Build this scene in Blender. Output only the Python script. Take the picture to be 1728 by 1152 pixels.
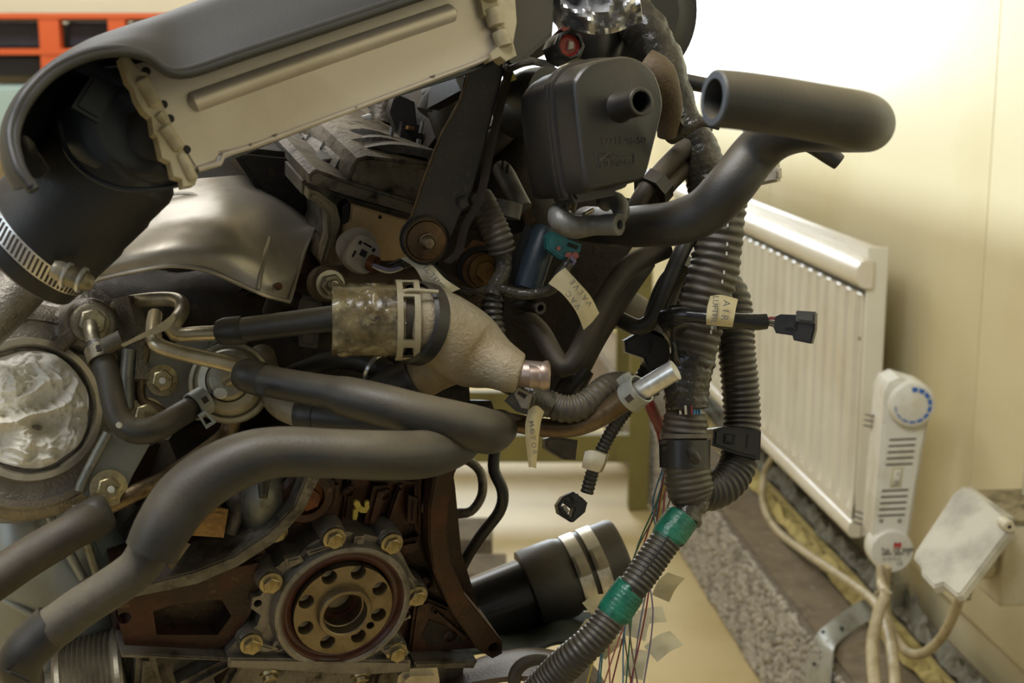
import bpy, bmesh, math, random
from mathutils import Vector as V, Matrix, noise
from mathutils import geometry as mgeo
random.seed(7)
for o in list(bpy.data.objects): bpy.data.objects.remove(o)
sc = bpy.context.scene
COL = sc.collection
rad = math.radians
# ---------------------------------------------------------------- camera
PITCH = rad(11.3); F = 2400.0
CAM = V((0, 0, 1.2))
FW = V((0, math.cos(PITCH), -math.sin(PITCH))); R = V((1, 0, 0)); U = V((0, math.sin(PITCH), math.cos(PITCH)))
cd = bpy.data.cameras.new('camera'); cam = bpy.data.objects.new('camera', cd); COL.objects.link(cam)
cam.location = CAM; cam.rotation_euler = (math.pi/2 - PITCH, 0, 0)
cd.sensor_width = 36; cd.lens = 50; cd.clip_start = .05; cd.clip_end = 50
cd.dof.use_dof = True; cd.dof.focus_distance = .96; cd.dof.aperture_fstop = 12
sc.camera = cam
# ---------------------------------------------------------------- world, lights, exposure
sc.view_settings.view_transform = 'Standard'; sc.view_settings.look = 'None'
sc.view_settings.gamma = 1; sc.view_settings.use_curve_mapping = False
sc.view_settings.exposure = 0.0
w = bpy.data.worlds.new('world'); sc.world = w; w.use_nodes = True
w.node_tree.nodes['Background'].inputs[0].default_value = (.96, .98, 1.0, 1)
w.node_tree.nodes['Background'].inputs[1].default_value = .20
YA = rad(5.4)
DW = V((-math.sin(YA), math.cos(YA), 0)); RT = V((math.cos(YA), math.sin(YA), 0))
def W(s, t, z): return DW*s + RT*t + V((0, 0, z))
def area(name, loc, target, sx, sy, power, col):
    l = bpy.data.lights.new(name, 'AREA'); l.shape = 'RECTANGLE'; l.size = sx; l.size_y = sy; l.energy = power; l.color = col
    o = bpy.data.objects.new(name, l); COL.objects.link(o); o.location = loc
    o.rotation_euler = (V(target)-V(loc)).to_track_quat('-Z', 'Y').to_euler(); return o
sun = bpy.data.lights.new('sun', 'SUN'); sun.energy = 3.0; sun.angle = rad(1.8); sun.color = (.76, .88, 1)
so = bpy.data.objects.new('sun', sun); COL.objects.link(so); so.location = (-3, 3, 4)
EL, AZ = rad(14), rad(20)
sdir = (RT*math.cos(AZ) - DW*math.sin(AZ))*math.cos(EL) - V((0, 0, math.sin(EL)))
so.rotation_euler = sdir.to_track_quat('-Z', 'Y').to_euler()
area('overhead_fill_light', (-.5, .5, 2.4), (-.05, 1.0, .8), 1.1, .7, 32, (.97, .985, 1))  # added fill from above for the engine, no lamp fixture behind it
area('rear_fill_light', (-1.9, -.6, 1.7), (0, 1, .9), 1.2, 1.2, 11, (.66, .82, 1))  # added bluish fill from behind the camera side, no window stands there
area('far_window_light', W(5.7, .35, 1.6), (0, 1, 1.0), .8, 1.0, 36, (.82, .92, 1))
area('back_wall_fill_light', W(4.6, -1.2, 2.45), W(6, -1.4, 1.3), 1.2, .5, 28, (1, .97, .90))  # added light to brighten the back wall, not a fixture of the room
area('far_side_light', W(3.4, -.6, 2.3), W(2.6, .6, .2), 1.2, .8, 12, (.95, .97, 1))
# ---------------------------------------------------------------- geometry helpers
def P(x, y, d): return CAM + d*(FW + (x-864)/F*R + (576-y)/F*U)
def ray(x, y): return FW + (x-864)/F*R + (576-y)/F*U
def lin(h):
    h = h.lstrip('#'); c = [int(h[i:i+2], 16)/255 for i in (0, 2, 4)]
    return tuple((v/12.92 if v <= .04045 else ((v+.055)/1.055)**2.4) for v in c) + (1,)
class Fr:
    """plane frame: origin, normal towards the viewer, up"""
    def __init__(s, o, n, up=V((0, 0, 1))):
        s.o = V(o); s.n = V(n).normalized(); s.x = V(up).cross(s.n).normalized(); s.y = s.n.cross(s.x)
    def hit(s, x, y):
        r = ray(x, y); return CAM + r*((s.o-CAM).dot(s.n)/r.dot(s.n))
    def l2(s, x, y):
        q = s.hit(x, y)-s.o; return (q.dot(s.x), q.dot(s.y))
    def w(s, a, b, c=0): return s.o + s.x*a + s.y*b + s.n*c
    def at(s, x, y, c=0):
        return Fr(s.hit(x, y)+s.n*c, s.n, s.y)
def view_frame(x, y, d, yaw=0, tilt=0, roll=0):
    """frame at pixel point; normal is the way back to the camera, turned right by yaw and up by tilt (degrees)"""
    n = -ray(x, y).normalized(); up = U
    n = Matrix.Rotation(rad(yaw), 3, U) @ n
    xr = up.cross(n).normalized()
    n = Matrix.Rotation(-rad(tilt), 3, xr) @ n
    up = Matrix.Rotation(rad(roll), 3, n) @ up
    return Fr(P(x, y, d), n, up)
class MB:
    def __init__(s): s.v = []; s.f = []
    def add(s, vs, fs):
        k = len(s.v); s.v += [V(a) for a in vs]; s.f += [tuple(i+k for i in f) for f in fs]; return s
    def box(s, fr, a0, a1, b0, b1, c0, c1):
        vs = [fr.w(a, b, c) for c in (c0, c1) for b in (b0, b1) for a in (a0, a1)]
        return s.add(vs, [(0, 2, 3, 1), (4, 5, 7, 6), (0, 1, 5, 4), (2, 6, 7, 3), (0, 4, 6, 2), (1, 3, 7, 5)])
    def lathe(s, fr, prof, n=32, a0=0, a1=2*math.pi, sq=1.0, close=False):
        full = abs(a1-a0-2*math.pi) < 1e-6; m = n if full else n+1
        vs = []; fs = []
        for (r, z) in prof:
            for i in range(m):
                a = a0+(a1-a0)*i/n; vs.append(fr.w(r*math.cos(a), r*sq*math.sin(a), z))
        L = len(prof)
        for j in range(L-1 if not close else L):
            for i in range(n):
                i2 = (i+1) % m if full else i+1; j2 = (j+1) % L
                fs.append((j*m+i, j*m+i2, j2*m+i2, j2*m+i))
        return s.add(vs, fs)
    def hexa(s, fr, r, z0, z1, rot=0):
        ring = lambda rr, z: [fr.w(rr*math.cos(rot+i*math.pi/3), rr*math.sin(rot+i*math.pi/3), z) for i in range(6)]
        vs = ring(r, z0)+ring(r, z1-.1*r)+ring(r*.86, z1)
        fs = [(i, (i+1) % 6, 6+(i+1) % 6, 6+i) for i in range(6)]+[(6+i, 6+(i+1) % 6, 12+(i+1) % 6, 12+i) for i in range(6)]+[tuple(12+i for i in range(6)), tuple(5-i for i in range(6))]
        return s.add(vs, fs)
    def prism(s, fr, poly, z0, z1, holes=(), bev=0.0):
        """poly in frame coordinates; a slab between z0 (back) and z1 (front) with optional holes and a chamfered front"""
        bm = bmesh.new()
        loops = [list(poly)]+[list(h) for h in holes]; pts = []; ed = []
        for lp_ in loops:
            k = len(pts); n = len(lp_); pts += [V((a, b)) for a, b in lp_]; ed += [(k+q, k+(q+1) % n) for q in range(n)]
        sc__ = 1000.0
        vo, eo, fo, *_ = mgeo.delaunay_2d_cdt([p*sc__ for p in pts], ed, [], 0, 1e-7)
        def inside(p, L):
            c = False; n = len(L); x, y = p
            for q in range(n):
                (x0, y0), (x1, y1) = L[q], L[(q+1) % n]
                if (y0 > y) != (y1 > y) and x < (x1-x0)*(y-y0)/(y1-y0)+x0: c = not c
            return c
        bv = [bm.verts.new((p.x/sc__, p.y/sc__, 0)) for p in vo]
        for f in fo:
            c = (sum(vo[q].x for q in f)/len(f)/sc__, sum(vo[q].y for q in f)/len(f)/sc__)
            if inside(c, loops[0]) and not any(inside(c, h) for h in loops[1:]): bm.faces.new([bv[q] for q in f])
        bmesh.ops.delete(bm, geom=[v for v in bm.verts if not v.link_faces], context='VERTS')
        bmesh.ops.recalc_face_normals(bm, faces=bm.faces)
        if bm.faces and sum(f.normal.z for f in bm.faces) < 0: bmesh.ops.reverse_faces(bm, faces=bm.faces)
        r = bmesh.ops.extrude_face_region(bm, geom=list(bm.faces))
        for g in r['geom']:
            if isinstance(g, bmesh.types.BMVert): g.co.z = z1-z0
        bmesh.ops.recalc_face_normals(bm, faces=bm.faces)
        if bev > 0:
            ed = [e for e in bm.edges if all(v.co.z > 1e-7 for v in e.verts) and len(e.link_faces) == 2 and e.calc_face_angle(0) > 1]
            bmesh.ops.bevel(bm, geom=ed, offset=bev, segments=2, affect='EDGES', clamp_overlap=True)
        bm.verts.index_update()
        s.add([fr.w(v.co.x, v.co.y, z0+v.co.z) for v in bm.verts], [[v.index for v in f.verts] for f in bm.faces]); bm.free(); return s
    def pixprism(s, fr, px, z0, z1, holes=(), bev=0.0, smooth=0):
        poly = [fr.l2(x, y) for x, y in px]
        if smooth: poly = closed_spline(poly, smooth)
        return s.prism(fr, poly, z0, z1, holes, bev)
    def sweep(s, pts, rs, n=16, cap=True, ell=1.0, disp=None):
        """round tube through world points"""
        L = len(pts); T = []
        for i in range(L):
            t = pts[min(i+1, L-1)]-pts[max(i-1, 0)]
            T.append(t.normalized() if t.length > 1e-9 else V((0, 0, 1)))
        up = V((0, 0, 1)) if abs(T[0].z) < .9 else V((1, 0, 0))
        nx = (up - T[0]*up.dot(T[0])).normalized()
        vs = []; fs = []; acc = 0
        for i in range(L):
            nx = (nx - T[i]*nx.dot(T[i])).normalized(); ny = T[i].cross(nx)
            if i: acc += (pts[i]-pts[i-1]).length
            for k in range(n):
                a = 2*math.pi*k/n; r = rs[i]
                if disp: r *= 1+disp(acc, a, pts[i]+nx*(r*math.cos(a))+ny*(r*math.sin(a)))
                vs.append(pts[i]+nx*(r*math.cos(a))+ny*(r*math.sin(a)*ell))
        for i in range(L-1):
            for k in range(n):
                k2 = (k+1) % n; fs.append((i*n+k, i*n+k2, (i+1)*n+k2, (i+1)*n+k))
        if cap: fs.append(tuple(range(n-1, -1, -1))); fs.append(tuple((L-1)*n+k for k in range(n)))
        return s.add(vs, fs)
    def loft(s, rows, thick=0.0, sub=(4, 4), disp=None):
        """grid surface through rows of world points"""
        rows = [spline(r, sub[0]) for r in rows]
        cols = list(zip(*rows)); cols = [spline(c, sub[1]) for c in cols]; rows = list(zip(*cols))
        bm = bmesh.new(); g = [[bm.verts.new(p if not disp else p+disp(p)) for p in r] for r in rows]
        for j in range(len(g)-1):
            for i in range(len(g[0])-1): bm.faces.new((g[j][i], g[j][i+1], g[j+1][i+1], g[j+1][i]))
        bm.normal_update()
        if thick: bmesh.ops.solidify(bm, geom=list(bm.faces), thickness=thick)
        bm.verts.index_update()
        s.add([v.co.copy() for v in bm.verts], [[v.index for v in f.verts] for f in bm.faces]); bm.free(); return s
def spline(pts, k):
    pts = list(pts)
    if k <= 1 or len(pts) < 3: 
        if len(pts) == 2 and k > 1: return [pts[0].lerp(pts[1], i/k) for i in range(k+1)]
        return pts
    out = []
    for i in range(len(pts)-1):
        p0 = pts[i-1] if i else pts[0]*2-pts[1]; p1 = pts[i]; p2 = pts[i+1]; p3 = pts[i+2] if i+2 < len(pts) else p2*2-p1
        for j in range(k):
            t = j/k; out.append(.5*((2*p1)+(p2-p0)*t+(2*p0-5*p1+4*p2-p3)*t*t+(3*p1-p0-3*p2+p3)*t**3))
    out.append(pts[-1]); return out
def closed_spline(p, k):
    n = len(p); out = []
    p = [V((a, b, 0)) for a, b in p]
    for i in range(n):
        p0, p1, p2, p3 = p[i-1], p[i], p[(i+1) % n], p[(i+2) % n]
        for j in range(k):
            t = j/k; q = .5*((2*p1)+(p2-p0)*t+(2*p0-5*p1+4*p2-p3)*t*t+(3*p1-p0-3*p2+p3)*t**3); out.append((q.x, q.y))
    return out
def path(px, step=.004):
    """[(x, y, depth, radius in px)] -> evenly spaced world points and radii"""
    p4 = [V((*P(x, y, d), r*d/F)) if False else (P(x, y, d), r*d/F) for x, y, d, r in px]
    pts = spline([a for a, _ in p4], 10); rr = spline([V((b, 0, 0)) for _, b in p4], 10); rr = [v.x for v in rr]
    o = [pts[0]]; ro = [rr[0]]; left = step
    for i in range(1, len(pts)):
        a, b = pts[i-1], pts[i]; L = (b-a).length; pos = 0
        while L-pos >= left and L > 0:
            pos += left; t = pos/L; o.append(a.lerp(b, t)); ro.append(rr[i-1]+(rr[i]-rr[i-1])*t); left = step
        left -= L-pos
    o.append(pts[-1]); ro.append(rr[-1])
    return o, ro
def circ(cx, cy, r, n=20): return [(cx+r*math.cos(2*math.pi*i/n), cy+r*math.sin(2*math.pi*i/n)) for i in range(n)]
ORG = {}
def obj(name, mb, m, parent=None, ang=38, rem=0, bevel=0, subd=0):
    me = bpy.data.meshes.new(name)
    c = sum(mb.v, V((0, 0, 0)))/max(len(mb.v), 1)
    me.from_pydata([v-c for v in mb.v], [], mb.f); me.validate()
    bm = bmesh.new(); bm.from_mesh(me); bmesh.ops.remove_doubles(bm, verts=bm.verts, dist=2e-6); bmesh.ops.recalc_face_normals(bm, faces=bm.faces)
    for f in bm.faces: f.smooth = True
    for e in bm.edges: e.smooth = not (len(e.link_faces) == 2 and e.calc_face_angle(0) > rad(ang))
    bm.to_mesh(me); bm.free()
    me.materials.append(m)
    o = bpy.data.objects.new(name, me); COL.objects.link(o)
    o.location = c-(ORG[parent.name] if parent else V((0, 0, 0))); ORG[o.name] = c
    if parent: o.parent = parent
    if rem:
        md = o.modifiers.new('fuse', 'REMESH'); md.mode = 'VOXEL'; md.voxel_size = rem; md.use_smooth_shade = True
        s2 = o.modifiers.new('soften', 'SMOOTH'); s2.iterations = 6; s2.factor = .5
    if bevel:
        b = o.modifiers.new('bevel', 'BEVEL'); b.width = bevel; b.segments = 2; b.limit_method = 'ANGLE'; b.angle_limit = rad(40)
    if subd:
        b = o.modifiers.new('sub', 'SUBSURF'); b.levels = b.render_levels = subd
    return o
def tag(o, label, cat, group=None, kind=None):
    o['label'] = label; o['category'] = cat
    if group: o['group'] = group
    if kind: o['kind'] = kind
    return o
def thing(name, loc, label, cat, group=None):
    o = bpy.data.objects.new(name, None); COL.objects.link(o); o.location = loc; ORG[o.name] = V(loc); o.empty_display_size = .01
    return tag(o, label, cat, group)
def struct(o): o['kind'] = 'structure'; return o
def hose_mb(px, n=18, open_end=None, wall=.35, step=.004, disp=None, **k):
    """tube; open_end 0/1 gives a mouth with visible wall and bore at the first/last point"""
    pts, rs = path(px, step); mb = MB()
    if open_end is not None:
        q, s_ = (pts[::-1], rs[::-1]) if open_end == 0 else (pts, rs)
        r = s_[-1]; end = q[-1]; d = (q[-1]-q[-2]).normalized()
        q2 = q + [end+d*r*.06, end+d*r*.06, end-d*r*.1]; r2 = s_+[r*.93, r*(1-wall)*1.05, r*(1-wall)]
        inner = [p for p in q[::-1][1:]][:max(4, int(.04/step))]
        bd_ = min(.008, (q[-1]-q[0]).length*.12); q2 += [end-d*(r*.1+bd_*(i+1)) for i in range(4)]; r2 += [r*(1-wall)]*4
        return mb.sweep_fixed(q2, r2, n, disp) if False else sweep_mouth(mb, q, s_, q2[len(q):], r2[len(s_):], n, disp)
    return mb.sweep(pts, rs, n, disp=disp, **k)
def sweep_mouth(mb, q, s_, qe, re, n, disp):
    mb.sweep(q, s_, n, cap=False, disp=disp)
    # mouth: rings built in the frame of the last section
    L = len(q); base = len(mb.v)-n; c = q[-1]
    ring = [(mb.v[base+k]-c) for k in range(n)]
    rings = []
    for p, r in zip(qe, re):
        idx = len(mb.v); rings.append(idx); mb.v += [p+a.normalized()*r for a in ring]
    prev = base
    for idx in rings:
        for k in range(n): mb.f.append((prev+k, prev+(k+1) % n, idx+(k+1) % n, idx+k))
        prev = idx
    mb.f.append(tuple(prev+k for k in range(n))); mb.f.append(tuple(range(n-1, -1, -1)))
    return mb
def rib(period, amp, sharp=1.0):
    def f(s, a, p):
        c = math.cos(2*math.pi*s/period); c = math.copysign(abs(c)**sharp, c)
        return amp*c
    return f
def wrinkle(amp, fr=70, ax=None):
    def f(s, a, p):
        q = V((s*fr*2.2+.8*noise.noise(V((a*1.5, s*30, 2))), a*.9, 0)); return amp*(.55*noise.noise(q)+.45*noise.noise(p*fr*1.4)+.5*(.35-abs(noise.noise(V((s*fr*3.5+math.sin(a)*1.2, a*.7, 5))))))
    return f
def both(*fs): return lambda s, a, p: sum(f(s, a, p) for f in fs)
# ---------------------------------------------------------------- materials
def mat(name, c, rough=.6, metal=0.0, c2=None, amt=.5, sc_=30, bump=0.0, bsc=250, c3=None, s3=120, a3=.3, coat=0.0, trans=0, alpha=1, spec=.5, emit=0, rvar=.0, dust=0, dcol='#8c7f66'):
    m = bpy.data.materials.new(name); m.use_nodes = True; nt = m.node_tree; N = nt.nodes; Lk = nt.links
    b = N['Principled BSDF']; b.inputs['Base Color'].default_value = lin(c); b.inputs['Roughness'].default_value = rough
    b.inputs['Metallic'].default_value = metal; b.inputs['Coat Weight'].default_value = coat; b.inputs['Specular IOR Level'].default_value = spec
    b.inputs['Transmission Weight'].default_value = trans; b.inputs['Alpha'].default_value = alpha
    if emit: b.inputs['Emission Color'].default_value = lin(c); b.inputs['Emission Strength'].default_value = emit
    tc = N.new('ShaderNodeTexCoord'); cur = None
    def nz(scale, det=5, rg=.6):
        n = N.new('ShaderNodeTexNoise'); n.inputs['Scale'].default_value = scale; n.inputs['Detail'].default_value = det; n.inputs['Roughness'].default_value = rg
        Lk.new(tc.outputs['Object'], n.inputs['Vector']); return n
    def layer(cur, ccol, scale, amount, base):
        n = nz(scale); r = N.new('ShaderNodeMapRange'); r.inputs[1].default_value = .62-.35*amount; r.inputs[2].default_value = .85-.35*amount
        Lk.new(n.outputs[0], r.inputs[0])
        mx = N.new('ShaderNodeMix'); mx.data_type = 'RGBA'; Lk.new(r.outputs[0], mx.inputs[0])
        if cur is None: mx.inputs[6].default_value = lin(base)
        else: Lk.new(cur, mx.inputs[6])
        mx.inputs[7].default_value = lin(ccol); return mx.outputs[2], r.outputs[0]
    if c2:
        cur, fac = layer(None, c2, sc_, amt, c)
        if rvar:
            mr = N.new('ShaderNodeMapRange'); mr.inputs[3].default_value = rough; mr.inputs[4].default_value = min(1, rough+rvar)
            Lk.new(fac, mr.inputs[0]); Lk.new(mr.outputs[0], b.inputs['Roughness'])
    if c3: cur, _ = layer(cur, c3, s3, a3, c)
    if dust:   # settled dust lies on upward faces, broken up by noise
        g = N.new('ShaderNodeNewGeometry'); sp = N.new('ShaderNodeSeparateXYZ'); Lk.new(g.outputs['Normal'], sp.inputs[0])
        r1 = N.new('ShaderNodeMapRange'); r1.inputs[1].default_value = .1; r1.inputs[2].default_value = .95; Lk.new(sp.outputs[2], r1.inputs[0])
        n = nz(18); r2 = N.new('ShaderNodeMapRange'); r2.inputs[1].default_value = .35; r2.inputs[2].default_value = .6; r2.inputs[3].default_value = .55*dust; r2.inputs[4].default_value = dust; Lk.new(n.outputs[0], r2.inputs[0])
        mm = N.new('ShaderNodeMath'); mm.operation = 'MULTIPLY'; Lk.new(r1.outputs[0], mm.inputs[0]); Lk.new(r2.outputs[0], mm.inputs[1])
        mx = N.new('ShaderNodeMix'); mx.data_type = 'RGBA'; Lk.new(mm.outputs[0], mx.inputs[0])
        if cur is None: mx.inputs[6].default_value = lin(c)
        else: Lk.new(cur, mx.inputs[6])
        mx.inputs[7].default_value = lin(dcol); cur = mx.outputs[2]
    if cur is not None: Lk.new(cur, b.inputs['Base Color'])
    if bump:
        n = nz(bsc, 4); bp = N.new('ShaderNodeBump'); bp.inputs['Strength'].default_value = min(1, bump); bp.inputs['Distance'].default_value = .0008*max(1, bump)
        Lk.new(n.outputs[0], bp.inputs['Height']); Lk.new(bp.outputs[0], b.inputs['Normal'])
    return m
M = dict(
 rubber=mat('dusty_rubber', '#242425', .46, c2='#38342c', amt=.45, sc_=12, c3='#6f6552', s3=60, a3=-.35, bump=.25, bsc=500, dust=.52),
 rubber_dark=mat('black_rubber', '#1c1c1d', .45, c2='#2e2c28', amt=.35, sc_=24, bump=.2, bsc=400, dust=.22),
 rubber_brown=mat('brown_dusty_rubber', '#2b2620', .6, c2='#3e362c', amt=.5, sc_=20, bump=.25, bsc=400, dust=.5, dcol='#7a6c56'),
 rubber_weave=mat('ribbed_rubber', '#33312e', .6, c2='#4b453a', amt=.5, sc_=25, bump=.8, bsc=130, dust=.6),
 plastic=mat('black_plastic', '#1b1a1a', .36, c2='#272320', amt=.45, sc_=12, bump=.15, bsc=600, dust=.2),
 lid=mat('lid_plastic', '#2a2928', .5, c2='#32302e', amt=.4, sc_=6, bump=.15, bsc=700),
 bowl=mat('housing_plastic', '#161a24', .32, c2='#1e2430', amt=.5, sc_=14),
 panel=mat('painted_alloy_panel', '#b9b0a5', .42, .45, c2='#a59a8b', amt=.4, sc_=9, c3='#4f4330', s3=110, a3=-.42, bump=.1, bsc=300),
 cast=mat('cast_alloy', '#8f8672', .55, .55, c2='#6e644f', amt=.5, sc_=28, c3='#4a4234', s3=90, a3=.15, bump=.9, bsc=420),
 bronze_nut=mat('brown_nut', '#857662', .4, .8, c2='#665744', amt=.5, sc_=120, bump=.3, bsc=500),
 cast_tan2=mat('brown_cast_arm', '#5c4e3c', .6, .4, c2='#47392a', amt=.5, sc_=30, bump=.8, bsc=400),
 rosy=mat('pink_wire_seal', '#a5625c', .5),
 pinkish=mat('copper_tinted_spout', '#a8968a', .35, .7, c2='#8f7b6c', amt=.5, sc_=50, bump=.2, bsc=400),
 wrap2=mat('brown_tape_residue', '#91805a', .3, c2='#33291a', amt=.75, sc_=38, c3='#c3b78f', s3=80, a3=.3, bump=1.2, bsc=100, coat=.4),
 tape_gloss=mat('glossy_black_tape', '#1d1c1b', .25, bump=.4, bsc=120),
 dark_grey_plug2=mat('charcoal_plug', '#4d4a45', .45, bump=.2, bsc=500),
 gloss_black=mat('gloss_black_pipe', '#141416', .28, c2='#2a2a2c', amt=.35, sc_=14, coat=.3),
 teal_rag=mat('dark_green_cloth', '#2c332f', .9, bump=.5, bsc=200),
 zinc_green=mat('dull_green_plate', '#5a6257', .5, .3, c2='#4c5249', amt=.5, sc_=20, bump=.2, bsc=300),
 can_zinc=mat('pale_green_can', '#a39e8c', .42, .6, c2='#857e69', amt=.45, sc_=30, c3='#5b503c', s3=100, a3=.0, bump=.3, bsc=400),
 copper_pale=mat('pale_machined_plate', '#c2ab88', .5, .35, c2='#a68e6c', amt=.45, sc_=25, c3='#5f4a34', s3=120, a3=-.1, bump=.3, bsc=300),
 cast_grime=mat('grimy_alloy', '#7d7466', .55, .4, c2='#4d4232', amt=.6, sc_=30, c3='#17120d', s3=110, a3=.3, bump=1.2, bsc=260),
 block2=mat('dark_scaly_iron', '#231d18', .6, .3, c2='#332a20', amt=.5, sc_=30, c3='#4b3c2c', s3=90, a3=.1, bump=.9, bsc=200),
 seal2=mat('dark_red_brown_iron', '#3a241b', .5, .3, c2='#2b1b15', amt=.5, sc_=30, bump=.6, bsc=200),
 cast_dark=mat('dirty_cast_alloy', '#79736a', .5, .6, c2='#4e473c', amt=.6, sc_=28, c3='#241f19', s3=90, a3=.3, bump=1.2, bsc=300),
 cast_tan=mat('stained_cast_alloy', '#a3977f', .55, .35, c2='#8c7a5c', amt=.5, sc_=18, c3='#5e4f3c', s3=90, a3=-.1, bump=1.4, bsc=420),
 turbo=mat('turbine_casting', '#918a80', .38, .75, c2='#6b6459', amt=.5, sc_=18, c3='#453d33', s3=120, a3=.1, bump=1.2, bsc=500),
 machined=mat('machined_alloy', '#bdb4a2', .36, .7, c2='#9c917c', amt=.45, sc_=30, bump=.2, bsc=300),
 iron=mat('oily_rusty_iron', '#2e221b', .4, .4, c2='#47291e', amt=.55, sc_=18, c3='#695441', s3=90, a3=.05, bump=1.3, bsc=160),
 iron_edge=mat('machined_rusty_edge', '#3b2c21', .42, .5, c2='#543627', amt=.45, sc_=30, bump=.4, bsc=260),
 block=mat('engine_black_iron', '#17130f', .6, .2, c2='#2b2119', amt=.5, sc_=26, c3='#40301f', s3=80, a3=.1, bump=.8, bsc=200),
 seal=mat('oily_seal_lip', '#4a271d', .35, c2='#351b14', amt=.5, sc_=60),
 flange=mat('crank_steel', '#85775e', .36, .8, c2='#655840', amt=.45, sc_=45, c3='#453a2a', s3=160, a3=.0, bump=.3, bsc=500),
 retainer=mat('retainer_alloy', '#868078', .45, .7, c2='#66605a', amt=.45, sc_=35, c3='#302b24', s3=110, a3=.1, bump=.8, bsc=300),
 bolt=mat('yellow_zinc', '#ab9d7a', .33, .9, c2='#857650', amt=.5, sc_=120, c3='#4c3a20', s3=260, a3=.2, bump=.3, bsc=600),
 rustbolt=mat('rusty_bolt', '#6b4127', .5, .5, c2='#4a2a1a', amt=.5, sc_=150, bump=.6, bsc=500),
 nut=mat('dull_zinc_nut', '#8e8672', .4, .8, c2='#6d6450', amt=.5, sc_=150, bump=.3, bsc=600),
 bronze=mat('bronze_washer', '#5c4833', .4, .7, c2='#443423', amt=.5, sc_=90, bump=.3, bsc=500),
 chrome=mat('bright_steel', '#dad7d0', .28, .75, c2='#b5b1a7', amt=.4, sc_=80, bump=.12, bsc=300),
 steel=mat('plated_tube', '#b9ad92', .32, .75, c2='#9c8f72', amt=.45, sc_=40, c3='#5b4b35', s3=140, a3=.0, bump=.2, bsc=500),
 steel_rust=mat('brown_stained_tube', '#75664d', .42, .75, c2='#5d4a33', amt=.55, sc_=40, c3='#4a3523', s3=120, a3=.2, bump=.4, bsc=400),
 shield=mat('heat_shield_steel', '#b5ad9f', .38, .7, c2='#948a7a', amt=.45, sc_=12, c3='#5e5140', s3=90, a3=-.2, bump=.2, bsc=160, rvar=.15),
 zinc=mat('green_grey_zinc', '#85847a', .42, .6, c2='#6b6a60', amt=.5, sc_=30, c3='#4b4232', s3=120, a3=.1, bump=.3, bsc=400),
 stay=mat('painted_stay', '#25221f', .42, c2='#3a3028', amt=.45, sc_=20, c3='#55473a', s3=220, a3=.08, bump=.2, bsc=500),
 gold=mat('ochre_coated_steel', '#96713a', .5, .4, c2='#78572b', amt=.5, sc_=90, c3='#5a3f20', s3=240, a3=.25, bump=.5, bsc=400),
 copper=mat('copper_gasket', '#8b6541', .5, .5, c2='#6b4a2f', amt=.5, sc_=60, bump=.3, bsc=400),
 conduit=mat('dusty_conduit', '#38342d', .5, c2='#4d463a', amt=.45, sc_=30, bump=.2, bsc=500, dust=.35),
 conduit_dark=mat('black_conduit', '#242322', .42, c2='#36322b', amt=.4, sc_=45, bump=.2, bsc=500, dust=.3),
 tape=mat('black_vinyl_tape', '#2c2a26', .25, c2='#474236', amt=.5, sc_=40, bump=3.0, bsc=75),
 tape_green=mat('green_vinyl_tape', '#1b6650', .35, c2='#155040', amt=.5, sc_=120, bump=2.0, bsc=90),
 paper=mat('masking_tape', '#c4b68e', .8, c2='#b3a47b', amt=.4, sc_=60, bump=.3, bsc=300),
 paper_white=mat('paper_label', '#dcd5c0', .75, c2='#c4baa0', amt=.4, sc_=60, bump=.3, bsc=300),
 tissue=mat('white_tissue', '#ece6d8', .9, c2='#dcd3bd', amt=.3, sc_=25, bump=.3, bsc=300),
 ink=mat('pencil_ink', '#5b5a5c', .7),
 wrap=mat('clear_packing_tape', '#a0916c', .22, c2='#6f5c3e', amt=.55, sc_=30, c3='#cabf9c', s3=70, a3=.2, bump=.9, bsc=90, alpha=.62, coat=.5),
 natural=mat('natural_nylon', '#a79c80', .45, c2='#8c7f62', amt=.4, sc_=50, bump=.2, bsc=500),
 grey_plug=mat('grey_plug_plastic', '#a89f90', .5, c2='#8a8172', amt=.4, sc_=60, bump=.3, bsc=500),
 dark_grey_plug=mat('brown_grey_plug', '#625a4c', .5, c2='#4e473b', amt=.5, sc_=60, bump=.3, bsc=500),
 teal=mat('teal_plug', '#2b6f74', .45, c2='#265a60', amt=.4, sc_=70, bump=.2, bsc=500),
 blue_can=mat('blue_grey_solenoid', '#28343e', .4, c2='#1e2830', amt=.5, sc_=40, bump=.2, bsc=500),
 pipe_grey=mat('blue_grey_pipe', '#6c6a66', .45, .3, c2='#54504a', amt=.5, sc_=60, bump=.4, bsc=400),
 red=mat('red_plastic', '#8c2a22', .4), purple=mat('purple_wire', '#7d7796', .5), redw=mat('red_wire', '#7c2730', .5), bluew=mat('blue_wire', '#3f6f96', .5),
 yellow=mat('yellow_paint', '#b3a04a', .6, c2='#8e7f3c', amt=.4, sc_=200), yellow2=mat('bright_yellow_paint', '#c2a017', .5),
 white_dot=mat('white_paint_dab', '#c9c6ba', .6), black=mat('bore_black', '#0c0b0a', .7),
 foil=mat('aluminium_foil', '#d5d5d6', .33, .85, bump=.15, bsc=60),
 pulley=mat('pulley_steel', '#8f8775', .4, .6, c2='#6b6252', amt=.45, sc_=40, bump=.3, bsc=300),
 wall=mat('cream_wall_paint', '#d8cda8', .30, c2='#cfc298', amt=.45, sc_=2.0, c3='#9a7c48', s3=26, a3=-.62, bump=.3, bsc=110, spec=.5),
 ceiling=mat('white_ceiling', '#d8d2c2', .8), backwall=mat('far_wall_paint', '#d8cfb8', .7),
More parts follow.
